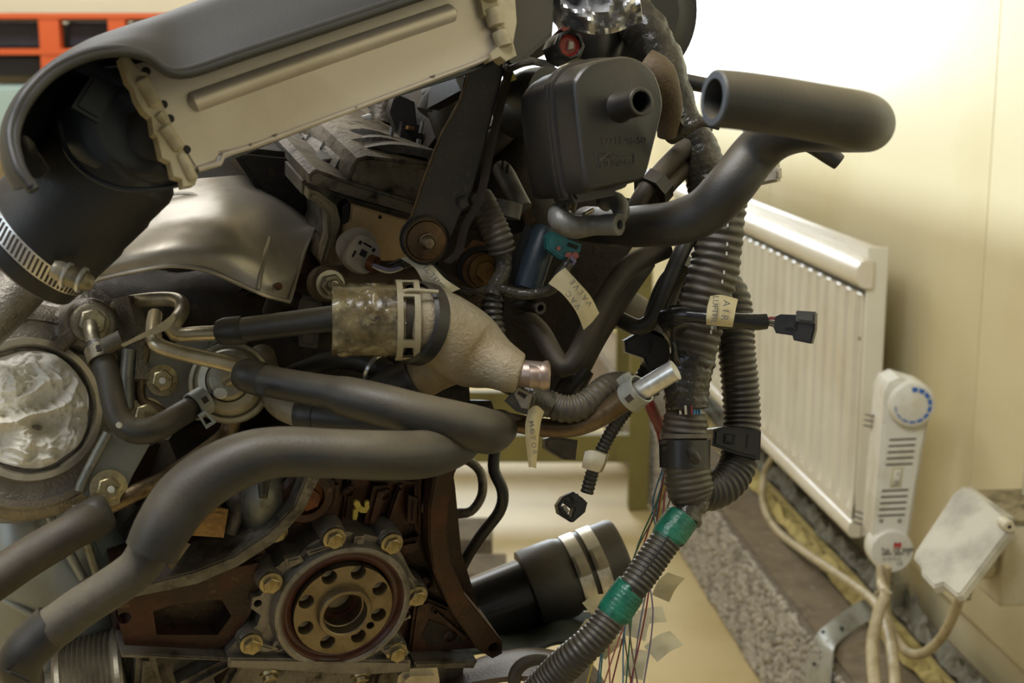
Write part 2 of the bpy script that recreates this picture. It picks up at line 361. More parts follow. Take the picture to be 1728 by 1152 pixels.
 floor=mat('cream_floor_paint', '#cdb987', .5, c2='#bfa873', amt=.5, sc_=3, c3='#8d7648', s3=14, a3=-.4, bump=.2, bsc=60),
 radiator=mat('radiator_enamel', '#ddd8c8', .32, c2='#d3cbb6', amt=.4, sc_=5, c3='#a08c62', s3=22, a3=-.45, bump=.1, bsc=80, dust=.35, dcol='#a18a62'),
 enamel=mat('white_plastic', '#d8d6cc', .38, c2='#c6c1ae', amt=.4, sc_=20, c3='#a0967c', s3=60, a3=.0, bump=.1, bsc=200),
 socket=mat('cream_socket_plastic', '#c9c2a8', .45, c2='#b6ad90', amt=.4, sc_=20, c3='#8d8468', s3=60, a3=.02, bump=.15, bsc=200),
 dust=mat('dusty_lid_plastic', '#bdb8a6', .6, c2='#9a9484', amt=.5, sc_=12, c3='#85806f', s3=200, a3=.0, bump=.3, bsc=300),
 dustdark=mat('dark_dusty_top', '#8f8462', .8, c2='#5e5238', amt=.6, sc_=30, c3='#45392a', s3=200, a3=.2, bump=.6, bsc=300),
 cable=mat('cream_cable', '#b9ac8a', .5, c2='#9c8d6a', amt=.45, sc_=30, c3='#7b6d4e', s3=90, a3=.05),
 pebble=mat('pebble_stone', '#b0a899', .8, c2='#6d655a', amt=.5, sc_=30, c3='#a39a8c', s3=60, a3=.3, bump=.5, bsc=120),
 mortar=mat('pebble_bed', '#6b6050', .9, c2='#7d7060', amt=.5, sc_=20, bump=.9, bsc=60),
 concrete=mat('brown_concrete', '#796b54', .85, c2='#655843', amt=.5, sc_=12, c3='#8f8470', s3=40, a3=.2, bump=.9, bsc=60),
 foam=mat('yellow_foam', '#b8a768', .85, c2='#8e7e4a', amt=.5, sc_=30, c3='#5f5434', s3=80, a3=.0, bump=1, bsc=50),
 rubble=mat('grey_rubble', '#85857a', .85, c2='#57503f', amt=.6, sc_=45, c3='#a8a490', s3=90, a3=.1, bump=1, bsc=70),
 galv=mat('galvanised_strap', '#a5a69e', .5, .5, c2='#8d8d84', amt=.5, sc_=40, bump=.2, bsc=200),
 olive=mat('olive_green_paint', '#7a713a', .55, c2='#6b6232', amt=.4, sc_=12),
 orange=mat('orange_steel_paint', '#c4572a', .5), navy=mat('dark_storage_crate', '#262a36', .6, c2='#1c2028', amt=.5, sc_=6),
 teal_cloth=mat('pale_teal_box', '#9fb9b8', .8), wood=mat('grey_worn_wood', '#6d6250', .85, c2='#584d3d', amt=.5, sc_=16, bump=.8, bsc=50),
 duct=mat('grey_duct_sheet', '#a3a49d', .42, .5, c2='#85857d', amt=.5, sc_=6, c3='#5a5344', s3=40, a3=-.2, bump=.2, bsc=120),
 blue=mat('blue_print', '#2a62b0', .5), redp=mat('red_print', '#b02020', .5), greyp=mat('grey_print', '#55534c', .6), slot=mat('vent_slot_dark', '#3a3128', .8),
 steel_frame=mat('stand_steel', '#4a4c50', .5, .5), window=mat('window_frame_paint', '#d8d6cf', .5),
 sky_pane=mat('bright_window_sky', '#eef4ff', .5, emit=3.0),
)
def patchy(m, sc_, lo, hi):
    nt = m.node_tree; n = nt.nodes.new('ShaderNodeTexNoise'); n.inputs['Scale'].default_value = sc_; n.inputs['Detail'].default_value = 4; n.inputs['Distortion'].default_value = 1.5
    tc = nt.nodes.new('ShaderNodeTexCoord'); nt.links.new(tc.outputs['Object'], n.inputs['Vector'])
    r = nt.nodes.new('ShaderNodeMapRange'); r.inputs[1].default_value = .38; r.inputs[2].default_value = .62; r.inputs[3].default_value = lo; r.inputs[4].default_value = hi
    nt.links.new(n.outputs[0], r.inputs[0]); nt.links.new(r.outputs[0], nt.nodes['Principled BSDF'].inputs['Alpha'])
patchy(M['wrap'], 60, .05, .85)
EN = V((.40, -.92, -.223)).normalized()           # rear face of the engine looks this way
BK = Fr(P(578, 1022, 1.0), EN)                     # plane of that face
def bolt(fr, r, name, m, parent, washer=1.45, h=.7, rot=.3, mw=None, dimple=True):
    mb = MB(); mb.lathe(fr, [(0, -.001), (r*washer, -.001), (r*washer, r*.22), (r*.9, r*.3)], 24); mb.hexa(fr, r, 0, r*h+r*.25, rot)
    if dimple: mb.lathe(fr, [(r*.62, r*(h+.25)+.00003), (r*.5, r*(h+.05)), (0, r*h)], 16)
    return obj(name, mb, m, parent)
# ================================================================ the room
WF = lambda s, t, z: Fr(W(s, t, z), -RT)          # frame on something facing away from the right wall; x runs towards the camera
def wbox(mb, s0, s1, t0, t1, z0, z1):
    vs = [W(s, t, z) for z in (z0, z1) for t in (t0, t1) for s in (s0, s1)]
    return mb.add(vs, [(0, 1, 3, 2), (4, 6, 7, 5), (0, 4, 5, 1), (2, 3, 7, 6), (0, 2, 6, 4), (1, 5, 7, 3)])
WT = .95; FAR = 6.0
struct(obj('floor', wbox(MB(), -1.2, FAR, -2.6, 1.15, -.06, 0), M['floor']))
# right wall: three boards with hairline seams, above the ledge
prev = -1.2
wr = bpy.data.objects.new('wall_right', None); COL.objects.link(wr); ORG['wall_right'] = V((0, 0, 0)); wr['kind'] = 'structure'
for i, s1 in enumerate((.9, 2.1425, 3.385, 4.63, FAR)):
    obj('board', wbox(MB(), prev+(.0012 if i else 0), s1-.0012, WT, WT+.012, .30 if s1 < 4.6 else .25, 2.6), M['wall'], wr, bevel=.001)
    prev = s1
obj('backing', wbox(MB(), -1.2, FAR, WT+.012, WT+.1, 0, 2.6), M['wall'], wr)
struct(obj('ceiling', wbox(MB(), -1.2, FAR+.1, -2.1, 1.15, 2.6, 2.66), M['ceiling']))
mbk = MB(); WA, WB, WZ0, WZ1 = -.08, .80, 1.0, 2.15
wbox(mbk, FAR, FAR+.1, -2.7, 1.15, 0, WZ0); wbox(mbk, FAR, FAR+.1, -2.7, WA, WZ0, 2.6); wbox(mbk, FAR, FAR+.1, WB, 1.15, WZ0, 2.6); wbox(mbk, FAR, FAR+.1, WA, WB, WZ1, 2.6)
struct(obj('wall_back', mbk, M['backwall']))
# left wall with its high window band (the sun comes in here, the sill throws the soft line on the right wall)
TL = -2.0; ZS = .945 + (WT-TL)/math.cos(AZ)*math.tan(EL)
ml = MB(); wbox(ml, -1.2, FAR, TL-.1, TL, 0, ZS); struct(obj('wall_left', ml, M['backwall']))
mw_ = MB()
for s in (-1.2, FAR-.05): wbox(mw_, s, s+.04, TL-.07, TL-.03, ZS, 2.6)
struct(obj('window_2', mw_, M['window']))
wn = MB()
for a0, a1, z0, z1 in ((WA, WA+.04, WZ0, WZ1), (WB-.04, WB, WZ0, WZ1), (WA, WB, WZ0, WZ0+.04), (WA, WB, WZ1-.04, WZ1), (.34, .37, WZ0, WZ1)): wbox(wn, FAR-.02, FAR+.06, a0, a1, z0, z1)
w1 = struct(obj('window_1', wn, M['window']))
obj('daylight_pane', wbox(MB(), FAR+.07, FAR+.08, WA, WB, WZ0, WZ1), M['sky_pane'], w1)
# concrete curb faced with pebbles, ledge on top
CT, ZL = .752, .22
cb = struct(obj('trim_1', wbox(MB(), -1.0, FAR, CT-.006, WT+.06, 0, ZL), M['concrete']))
tm = MB(); wbox(tm, -1.0, FAR, CT-.022, CT-.004, 0, ZL-.004); bed = obj('pebble_bed', tm, M['mortar'], cb)
rnd = random.Random(3)
ico = bmesh.new(); bmesh.ops.create_icosphere(ico, subdivisions=1, radius=1); IV = [v.co.copy() for v in ico.verts]; IF = [[v.index for v in f.verts] for f in ico.faces]; ico.free()
pms = []
for k in range(8):
    me = bpy.data.meshes.new('pebble'); me.from_pydata([v*(1+.25*noise.noise(v*1.3+V((k*7, 0, 0)))) for v in IV], [], IF)
    for p in me.polygons: p.use_smooth = True
    me.materials.append(M['pebble']); pms.append(me)
npb = 0; stuffp = MB(); s = 1.75
cells = []
ss = 1.85
while ss < 4.4:
    z = .012
    while z < ZL-.004:
        cells.append((ss+rnd.uniform(-.004, .004), z+rnd.uniform(-.004, .004))); z += .0125
    ss += .0125
near = sorted(cells, key=lambda c: c[0]); near = [c for c in near if c[0] > 2.1][:300]; ns = set(near)
for c in cells:
    r = rnd.uniform(.0055, .0095); p = W(c[0], CT-.022, c[1]); rot = Matrix.Rotation(rnd.uniform(0, 6), 3, V((rnd.random(), rnd.random(), rnd.random())).normalized())
    sca = V((r*rnd.uniform(.8, 1.3), r, r*rnd.uniform(.8, 1.2)))
    if c in ns:
        o = bpy.data.objects.new('pebble', rnd.choice(pms)); COL.objects.link(o); o.parent = cb; o.location = p-ORG[cb.name]; o.rotation_euler = rot.to_euler(); o.scale = sca
    else: stuffp.add([p+rot @ V((v.x*sca.x, v.y*sca.y, v.z*sca.z)) for v in IV], IF)
o = obj('far_pebbles', stuffp, M['pebble'], cb, ang=180); o['kind'] = 'stuff'
# foam and rubble in the gap under the wall boards
def strip(name, t0, t1, z0, amp, m, seed, s0=1.5, s1=5.5, wig=.012):
    rows = []
    for j in range(7):
        row = []
        for i in range(400):
            s = s0+(s1-s0)*i/399; tt = t0+(t1-t0)*j/6; edge = wig*noise.noise(V((s*9, seed, 0)))*(1 if j < 3 else 0)
            h = amp*math.sin(math.pi*min(1, (j+.4)/4.2))*(.75+.7*noise.noise(V((s*22, j*.7, seed)))+.5*noise.noise(V((s*70, j*1.7, seed))))
            row.append(W(s, tt+edge, z0+max(h, .001)))
        rows.append(row)
    return obj(name, MB().loft(rows, .004, sub=(1, 1)), m)
o = strip('insulation_foam', .845, .90, ZL, .022, M['foam'], 5); tag(o, 'yellowed strip of foam sealing the ledge under the radiator', 'insulation', kind='stuff')
o = strip('rubble_strip', .903, .949, ZL+.004, .03, M['rubble'], 11); tag(o, 'grey broken grout and rubble between foam strip and wall', 'rubble', kind='stuff')
# green-brown far bench legs, shelf, crates
def gbox(name, pts, m, parent=None): pass
OD = 2.35
def pbox(mb, x0, y0, x1, y1, d, th):
    """upright bar spanning a pixel rectangle at depth d, th metres thick"""
    a = [P(x0, y0, d), P(x1, y0, d), P(x1, y1, d), P(x0, y1, d)]; b = [p+V((0, th, 0)) for p in a]
    return mb.add(a+b, [(0, 1, 2, 3), (7, 6, 5, 4), (0, 4, 5, 1), (1, 5, 6, 2), (2, 6, 7, 3), (3, 7, 4, 0)])
fb = P(1080, 862, 1)-CAM; k = -1.2/fb.z; LB = CAM+fb*k   # foot of the visible leg on the floor
bench = thing('green_bench', (LB.x, LB.y, 0), 'olive green steel bench frame standing on the cream floor behind the engine', 'bench')
yb = LB.y; sc1 = lambda px: (px-864)/F
def at_y(x, y, yy):
    r = ray(x, y); return CAM + r*((yy-CAM.y)/r.y)
xl = at_y(1062, 760, yb).x; xr = at_y(1096, 760, yb).x; zt = at_y(1000, 735, yb).z; zb = at_y(1000, 781, yb).z
def wbx(mb, x0, x1, y0, y1, z0, z1):
    vs = [V((x, y, z)) for z in (z0, z1) for y in (y0, y1) for x in (x0, x1)]
    return mb.add(vs, [(0, 1, 3, 2), (4, 6, 7, 5), (0, 4, 5, 1), (2, 3, 7, 6), (0, 2, 6, 4), (1, 5, 7, 3)])
ztop = at_y(1000, 432, yb).z
for xx in (xl, xl-1.05):
    for yy in (yb, yb+.5): obj('leg', wbx(MB(), xx, xx+xr-xl, yy, yy+.045, 0, ztop), M['olive'], bench, bevel=.002)
obj('lower_rail', wbx(MB(), xl-1.02, xl+.002, yb+.004, yb+.04, zb, zt), M['olive'], bench, bevel=.002)
obj('lower_rail', wbx(MB(), xl-1.02, xl+.002, yb+.504, yb+.54, zb, zt), M['olive'], bench, bevel=.002)
obj('bench_top', wbx(MB(), xl-1.08, xr+.02, yb-.02, yb+.57, ztop, ztop+.03), M['wood'], bench, bevel=.002)
# orange storage rack far behind on the left
s0 = P(0, 0, 5.2).y
def at2(x, y): return at_y(x, y, s0)
rk = thing('storage_rack', (at2(120, 60).x, s0, 0), 'blurred orange steel rack against the far wall', 'rack')
zA, zB, zC, zD = at2(0, 22).z, at2(0, 82).z, at2(0, 105).z, at2(0, 240).z
for x0, x1 in ((66, 100), (183, 212), (300, 330), (-160, -126)):
    obj('upright', wbx(MB(), at2(x0, 60).x, at2(x1, 60).x, s0, s0+.05, 0, zA), M['orange'], rk)
for z0, z1 in ((zA, zA-.02), (zB, zB-.022), (zD, zD-.025)):
    obj('shelf_beam', wbx(MB(), at2(-160, 60).x, at2(330, 60).x, s0-.004, s0+.045, z1, z0), M['orange'], rk)
    obj('shelf_board', wbx(MB(), at2(-160, 60).x, at2(330, 60).x, s0+.045, s0+.45, z1, z0-.002), M['wood'], rk)
zz = zB
for i, (x0, x1) in enumerate(((-120, 62), (104, 180), (216, 296))):
    o = obj('storage_crate', wbx(MB(), at2(x0, 60).x, at2(x1, 60).x, s0+.06, s0+.4, zB+.001, zA-.03), M['navy'], None, bevel=.01)
    tag(o, ['dark crate left of the first orange rack upright', 'dark crate between the two visible orange rack uprights', 'dark crate right of the second orange upright, behind the airbox'][i], 'crate')
o = obj('storage_crate', wbx(MB(), at2(-130, 60).x, at2(62, 60).x, s0+.06, s0+.4, zB-.10, zB-.025), M['navy'], None, bevel=.01); tag(o, 'low dark crate hanging under the upper orange beam', 'crate')
o = obj('wrapped_parcel', wbx(MB(), at2(-100, 60).x, at2(58, 60).x, s0+.06, s0+.35, zD+.001, zD+.21), M['teal_cloth'], None, bevel=.02); tag(o, 'pale bluish parcel on the lower orange shelf beside the engine', 'parcel')
# ================================================================ radiator
RS0, RS1, RZ0, RZ1 = 2.385, 3.95, .345, .872
rd = thing('panel_radiator', W(2.6, .87, RZ0), 'cream steel panel radiator with vertical flutes on the right wall', 'radiator')
mb = MB(); wbox(mb, RS0+.012, RS1, .872, .884, RZ0+.01, RZ1); obj('rear_panel', mb, M['radiator'], rd, bevel=.006)
# front panel: section along s with flutes, rounded roll top and bottom
rows = []
def flute(s):
    u = ((s-RS0)/.058) % 1.0
    st = lambda a, b: max(0, min(1, (u-a)/(b-a)))
    big = st(.0, .10)-st(.52, .62)
    return (.013*big + .007*(st(.70, .75)-st(.84, .89)))*1.9
NS = 900
zz_ = [RZ0+.03, RZ0+.034, RZ0+.05, RZ0+.075, RZ0+.085, RZ1-.105, RZ1-.09, RZ1-.08]
fr_ = []
for z in zz_:
    fl = 0 if z <= RZ0+.05 or z >= RZ1-.08 else 1
    if abs(z-(RZ0+.075)) < 1e-6 or abs(z-(RZ1-.09)) < 1e-6: fl = .5
    fr_.append([W(RS0+.012+(RS1-RS0-.012)*i/NS, .846+flute(RS0+(RS1-RS0)*i/NS)*fl*1.2*(1 if i < NS-1 else 0), z) for i in range(NS+1)])
mb = MB().loft(fr_, .004, sub=(1, 1)); obj('fluted_panel', mb, M['radiator'], rd, ang=30)
def roll(zc, r, name):
    mb = MB(); prof = []
    for i in range(17):
        a = -math.pi/2+math.pi*i/16; prof.append((r*math.cos(a), r*math.sin(a)))
    prof += [(-.018, r), (-.018, -r)]
    n = len(prof); vs = []
    for s in (RS0, RS1): vs += [W(s, .846-a*.75, zc+b) for a, b in prof]
    fs = [(i, (i+1) % n, n+(i+1) % n, n+i) for i in range(n)]+[tuple(range(n)), tuple(n+i for i in range(n-1, -1, -1))]
    return obj(name, mb.add(vs, fs), M['radiator'], rd, bevel=.0015)
roll(RZ1-.044, .025, 'top_roll'); roll(RZ0+.018, .016, 'bottom_roll')
mb = MB(); wbox(mb, RS0+.02, RS1, .845, .875, RZ1-.022, RZ1-.018); obj('top_grille', mb, M['radiator'], rd)
mb = MB(); wbox(mb, RS0+.008, RS0+.014, .850, .888, RZ0+.0, RZ1+.004); obj('end_flange', mb, M['radiator'], rd, bevel=.004)
mb = MB(); wbox(mb, RS0+.4, RS0+.44, .884, .95, RZ1-.2, RZ1-.12); obj('wall_bracket', mb, M['radiator'], rd)
mb = MB(); mb.lathe(Fr(W(RS0+.016, .845, RZ1-.16), -RT), [(0, .0), (.003, .001), (.0035, .0)], 12); obj('rust_spot', mb, M['rustbolt'], rd)
# ================================================================ heater control element under the radiator end
FC = Fr(W(2.16, .80, .55), (-DW*.995-RT*.08).normalized())     # faces the camera; x to the right
hc = thing('heater_control', FC.w(0, -.17), 'white electric heating element control with blue dial ring at the radiator end', 'heater control')
def lp(x, y): return FC.l2(x, y)
mb = MB(); body = [(1494, 662), (1502, 646), (1520, 638), (1560, 650), (1572, 690), (1553, 790), (1535, 900), (1528, 925), (1482, 925), (1474, 905), (1480, 830), (1488, 740)]
mb.pixprism(FC, body, -.07, 0, bev=.005); obj('casing', mb, M['enamel'], hc)
kf = FC.at(1537, 680, 0); mb = MB(); mb.lathe(kf, [(0, -.045), (.0375, -.045), (.0375, .006), (.036, .012), (.032, .0145), (0, .015)], 48); obj('thermostat_dial', mb, M['enamel'], hc)
rk_ = bpy.data.objects  # blue ring ticks that thicken clockwise
for i in range(11):
    a = math.radians(88-i*25.5); th = .0078-.00062*i
    q = [(rr*math.cos(a+da), rr*math.sin(a+da)) for rr, da in ((.0300, .17), (.0300, -.17), (.0300-th, -.17), (.0300-th, .17))]
    mb = MB().prism(kf, q, .0148, .0155); o = obj('dial_mark', mb, M['blue'], hc)
for y0 in (742, 828):
    for i in range(5):
        y = y0+i*10.5; sh = -(y-742)*.15
        a = FC.l2(1494+sh+7, y); b = FC.l2(1545+sh+1, y-2)
        mb = MB().prism(FC, [(a[0], a[1]-.0014), (b[0], b[1]-.0014), (b[0], b[1]+.0014), (a[0], a[1]+.0014)], -.001, .0006); obj('vent_slot', mb, M['slot'], hc)
tE = FC.hit(1490, 720).dot(RT)-.0003
for y0, x0 in ((702, 1466), (866, 1449)):
    for i in range(3):
        r_ = ray(x0-i*1.5, y0+i*9); c = CAM+r_*(tE/r_.dot(RT)); f2 = Fr(c, -RT)
        mb = MB().prism(f2, [(-.018, -.003), (.018, .004), (.018, .006), (-.018, -.001)], -.003, .0004); obj('vent_slot', mb, M['slot'], hc)
sw = FC.at(1512, 804); mb = MB().prism(sw, [(-.0095, -.017), (.0085, -.017), (.0105, .017), (-.0075, .017)], 0, .002, bev=.0008); s1_ = obj('rocker_switch', mb, M['socket'], hc)
mb = MB().prism(sw, [(-.0055, -.012), (.0045, -.012), (.0065, .012), (-.0035, .012)], .002, .005, bev=.001); obj('rocker', mb, M['enamel'], s1_)
mb = MB().lathe(sw.at(1512, 804), [(.0018, .0051), (.0026, .0056), (.0034, .0051)], 16); mb.v = [v-sw.y*.008 for v in mb.v]; obj('off_mark', mb, M['greyp'], s1_)
mb = MB().prism(sw, [(.0005, .003), (.0013, .003), (.0018, .009), (.001, .009)], .005, .0056); obj('on_mark', mb, M['greyp'], s1_)
for x in (1487, 1518): mb = MB().lathe(FC.at(x, 878), [(0, .002), (.003, .0018), (.0042, 0), (.0042, -.001)], 16); obj('screw', mb, M['galv'], hc)
cf = FC.at(1503, 928, 0); mb = MB().lathe(cf, [(0, -.03), (.036, -.03), (.036, .006), (.034, .009), (0, .0095)], 48); rc = obj('rating_cap', mb, M['enamel'], hc)
def text(s, fr, x, y, size, m, parent, name='lettering', ext=.00015, roll=0, zoff=0, bold=0, center=True, shear=0):
    cu = bpy.data.curves.new('t', 'FONT'); cu.body = s; cu.size = size; cu.extrude = ext; cu.offset = bold; cu.shear = shear; cu.resolution_u = 3
    if center: cu.align_x = 'CENTER'; cu.align_y = 'CENTER'
    to = bpy.data.objects.new('t', cu); COL.objects.link(to); bpy.context.view_layer.update()
    me = bpy.data.meshes.new_from_object(to.evaluated_get(bpy.context.evaluated_depsgraph_get())); bpy.data.objects.remove(to)
    c, s_ = math.cos(rad(roll)), math.sin(rad(roll)); mb = MB()
    mb.add([fr.w(x+v.co.x*c-v.co.y*s_, y+v.co.x*s_+v.co.y*c, zoff+v.co.z) for v in me.vertices], [tuple(p.vertices) for p in me.polygons])
    return obj(name, mb, m, parent)
text('IVI', cf, .008, .0115, .0105, M['redp'], rc, bold=.0010, zoff=.0097)
text('Typ  CE 300P', cf, .008, .003, .0095, M['greyp'], rc, zoff=.0097, bold=.0002)
text('300W  230V~  K', cf, .006, -.0035, .0065, M['greyp'], rc, zoff=.0097, bold=.0002)
text('O O O O', cf, .000, -.012, .0075, M['greyp'], rc, zoff=.0097)
text('CE', cf, .013, -.020, .0085, M['greyp'], rc, zoff=.0097)
# ================================================================ socket box with raised flap, plug and cables
def WP(x, y, t):
    r = ray(x, y); k = t/r.dot(RT); return CAM+r*k
sb = thing('socket_box', WP(1690, 900, .93), 'cream weatherproof socket box with dusty half open lid on the wall', 'socket')
mb = MB(); wbox(mb, 1.79, 1.925, .848, .95, .452, .574); obj('box_body', mb, M['socket'], sb, bevel=.004)
mb = MB(); wbox(mb, 1.788, 1.927, .846, .9495, .574, .579); obj('dusty_top', mb, M['dustdark'], sb, bevel=.001)
mb = MB(); wbox(mb, 1.786, 1.927, .842, .858, .576, .584); obj('hinge_rib', mb, M['dust'], sb, bevel=.001)
obj('conduit_entry', MB().sweep([W(1.90, .935, .572), W(1.90, .935, .66)], [.012, .012], 20), M['socket'], sb)
L0, L1, L2, L3 = WP(1622, 822, .83), WP(1703, 882, .835), WP(1612, 1003, .74), WP(1541, 938, .73)
ex = (L1-L0).normalized(); nn = (L1-L0).cross(L3-L0).normalized()
if nn.dot(CAM-L0) < 0: nn = -nn
LF = Fr(L0, nn, (L0-L3).normalized())
lid = [(1622, 822), (1640, 824), (1703, 880), (1706, 890), (1622, 1001), (1612, 1003), (1590, 984), (1574, 989), (1554, 968), (1553, 955), (1541, 940), (1543, 930), (1608, 832)]
mb = MB().pixprism(LF, lid, -.012, 0, bev=.003); lo = obj('flap_lid', mb, M['dust'], sb)
hb = Fr(WP(1697, 884, .828), -DW); mb = MB().lathe(hb, [(.0028, .012), (.0075, .012), (.008, .01), (.008, -.01), (0, -.01)], 24); obj('hinge_eye', mb, M['socket'], sb)
mb = MB().lathe(hb, [(0, .0105), (.003, .0105)], 12); obj('hinge_bore', mb, M['black'], sb)
mb = MB().sweep([hb.w(.006, 0, .006), hb.w(.016, -.001, .006), hb.w(.03, 0, .004)], [.0008]*3, 8); obj('hinge_wire', mb, M['black'], sb)
sr = Fr(WP(1668, 935, .848), (-RT).normalized()); mb = MB().lathe(sr, [(0, -.01), (.033, -.01), (.034, .012), (.03, .016), (0, .016)], 40); obj('socket_face', mb, M['socket'], sb)
mb = MB().lathe(Fr(WP(1690, 905, .847), -RT), [(0, .0), (.003, .0005), (.004, -.002)], 12); obj('screw', mb, M['slot'], sb)
pl = thing('power_plug', WP(1640, 985, .82), 'white power plug with ribbed strain relief hanging under the socket flap', 'plug')
mb = MB().sweep([WP(1668, 940, .845), WP(1655, 955, .825), WP(1640, 968, .815)], [.019, .019, .012], 20); obj('plug_body', mb, M['socket'], pl)
ca, cb_ = WP(1634, 970, .81), WP(1624, 1008, .805); f = Fr(ca, (cb_-ca).normalized(), V((0, 1, 0))); LL = (cb_-ca).length
for i in range(7): mb = MB().lathe(f, [(0, LL*i/6-.0012), (.0125, LL*i/6-.0012), (.0125, LL*i/6+.0012), (0, LL*i/6+.0012)], 18, sq=.7); obj('relief_rib', mb, M['socket'], pl)
mb = MB().sweep([ca, cb_], [.007, .007], 12); obj('relief_core', mb, M['socket'], pl)
def wcab(px): return [(x, y, (WP(x, y, t)-CAM).dot(FW), r) for x, y, t, r in px]
c1 = hose_mb(wcab([(1622, 1003, .805, 8), (1608, 1040, .80, 8.5), (1585, 1080, .80, 8.5), (1555, 1103, .80, 8.5), (1528, 1098, .80, 8.5), (1508, 1070, .80, 8), (1498, 1040, .80, 8), (1493, 1000, .80, 8), (1497, 955, .80, 8)]), 14)
tag(obj('power_cable', c1, M['cable']), 'cream cable looping from the socket plug up to the heater control', 'cable')
c2_ = hose_mb(wcab([(1486, 955, .79, 7), (1487, 985, .785, 8), (1494, 1003, .77, 9), (1482, 1035, .755, 10), (1472, 1090, .735, 10.5), (1476, 1150, .72, 11), (1486, 1210, .71, 11), (1500, 1290, .70, 11)]), 14)
tag(obj('power_cable', c2_, M['cable']), 'cream cable hanging nearest, left of the other two below the heater control', 'cable')
c3_ = hose_mb(wcab([(1308, 762, .85, 4.5), (1290, 800, .845, 5.5), (1288, 850, .83, 6), (1310, 893, .825, 6.5), (1360, 933, .82, 7), (1420, 973, .82, 7.5), (1475, 1015, .81, 8), (1497, 1060, .79, 9), (1508, 1120, .76, 10), (1512, 1180, .73, 10), (1520, 1290, .70, 10)]), 14)
tag(obj('power_cable', c3_, M['cable']), 'cream cable curving from under the radiator across the ledge', 'cable')
tp = [WP(1478, 1000, .775), WP(1490, 994, .765), WP(1503, 1000, .775), WP(1500, 1008, .80), WP(1484, 1008, .80), WP(1478, 1000, .775)]
tag(obj('cable_tie', MB().sweep(tp, [.002]*6, 8), M['cable']), 'pale cable tie bundling the cables below the heater control', 'cable tie')
# galvanised perforated strap
rows = []
sp = [(1535, 1003, .93), (1500, 1010, .875), (1450, 1035, .82), (1412, 1062, .77), (1393, 1082, .74), (1384, 1105, .727), (1380, 1150, .715), (1380, 1230, .71)]
wid = [(2, 20), (2, 20), (3, 19), (7, 17), (14, 13), (20, 6), (20, 0), (20, 0)]
r0 = [WP(x-a, y-b, d) for (x, y, d), (a, b) in zip(sp, wid)]; r1 = [WP(x+a, y+b, d) for (x, y, d), (a, b) in zip(sp, wid)]
mb = MB().loft([r0, r1], .003, sub=(6, 2)); st = obj('perforated_strap', mb, M['galv']); tag(st, 'bent galvanised strap with holes fixed over the pebble curb', 'strap')
for x, y, d in ((1389, 1066, .742), (1421, 1060, .78), (1443, 1037, .815), (1385, 1102, .727), (1374, 1120, .718)):
    mb = MB().lathe(view_frame(x, y, (WP(x, y, d)-CAM).dot(FW)-.006), [(0, 0), (.0032, 0), (.0034, -.004)], 12); obj('hole', mb, M['black'], st)
# ================================================================ engine
def px_holes(fr, l, r, n=12): return [circ(*fr.l2(x, y), r, n) for x, y in l]
B0 = BK.at(520, 1000)
eng = thing('engine_block', BK.w(0, -.19, -.15), 'dark rusty iron engine block with round crankshaft flange facing the camera', 'engine block')
# main casting, set back behind the rim
core = [(520, 745), (775, 752), (790, 850), (800, 960), (838, 1085), (700, 1122), (205, 1108), (205, 1010), (330, 975), (460, 905), (505, 850)]
mb = MB().pixprism(BK, core, -.30, -.022, bev=.004); obj('block_casting', mb, M['iron'], eng)
mb = MB()  # raised bell-housing rim on the right
rim = [(770, 752), (788, 758), (768, 800), (757, 850), (754, 900), (762, 950), (786, 1005), (828, 1058), (849, 1084), (848, 1104), (832, 1112), (806, 1096), (760, 1028), (733, 968), (724, 915), (724, 860), (734, 800), (748, 752)]
mb.pixprism(BK, rim, -.05, 0.0, holes=px_holes(BK, [(834, 1094)], .0045), bev=.0012); obj('housing_rim', mb, M['iron_edge'], eng)
foot = [(806, 1096), (832, 1112), (845, 1108), (690, 1124), (690, 1030), (706, 1020), (760, 1050)]
mb = MB().pixprism(BK, [(700, 1122), (835, 1112), (806, 1094), (770, 1045), (735, 1030), (712, 1040)], -.05, -.014, bev=.002); obj('lower_web', mb, M['iron'], eng)
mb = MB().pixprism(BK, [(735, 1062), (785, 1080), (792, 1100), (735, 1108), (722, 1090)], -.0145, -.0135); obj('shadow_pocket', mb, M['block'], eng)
# left pad of the casting with pocket and bolt holes
mb = MB().pixprism(BK, [(205, 1008), (330, 982), (440, 960), (448, 1000), (425, 1050), (385, 1105), (215, 1104), (203, 1060)], -.04, -.008,
    holes=[[BK.l2(x, y) for x, y in [(262, 1042), (300, 1030), (378, 1022), (395, 1050), (372, 1082), (268, 1082)]], circ(*BK.l2(213, 1054), .0045)], bev=.002); obj('side_pad', mb, M['iron'], eng)
mb = MB().pixprism(BK, [(222, 990), (245, 986), (243, 1004), (222, 1008)], -.01, .004, bev=.001)
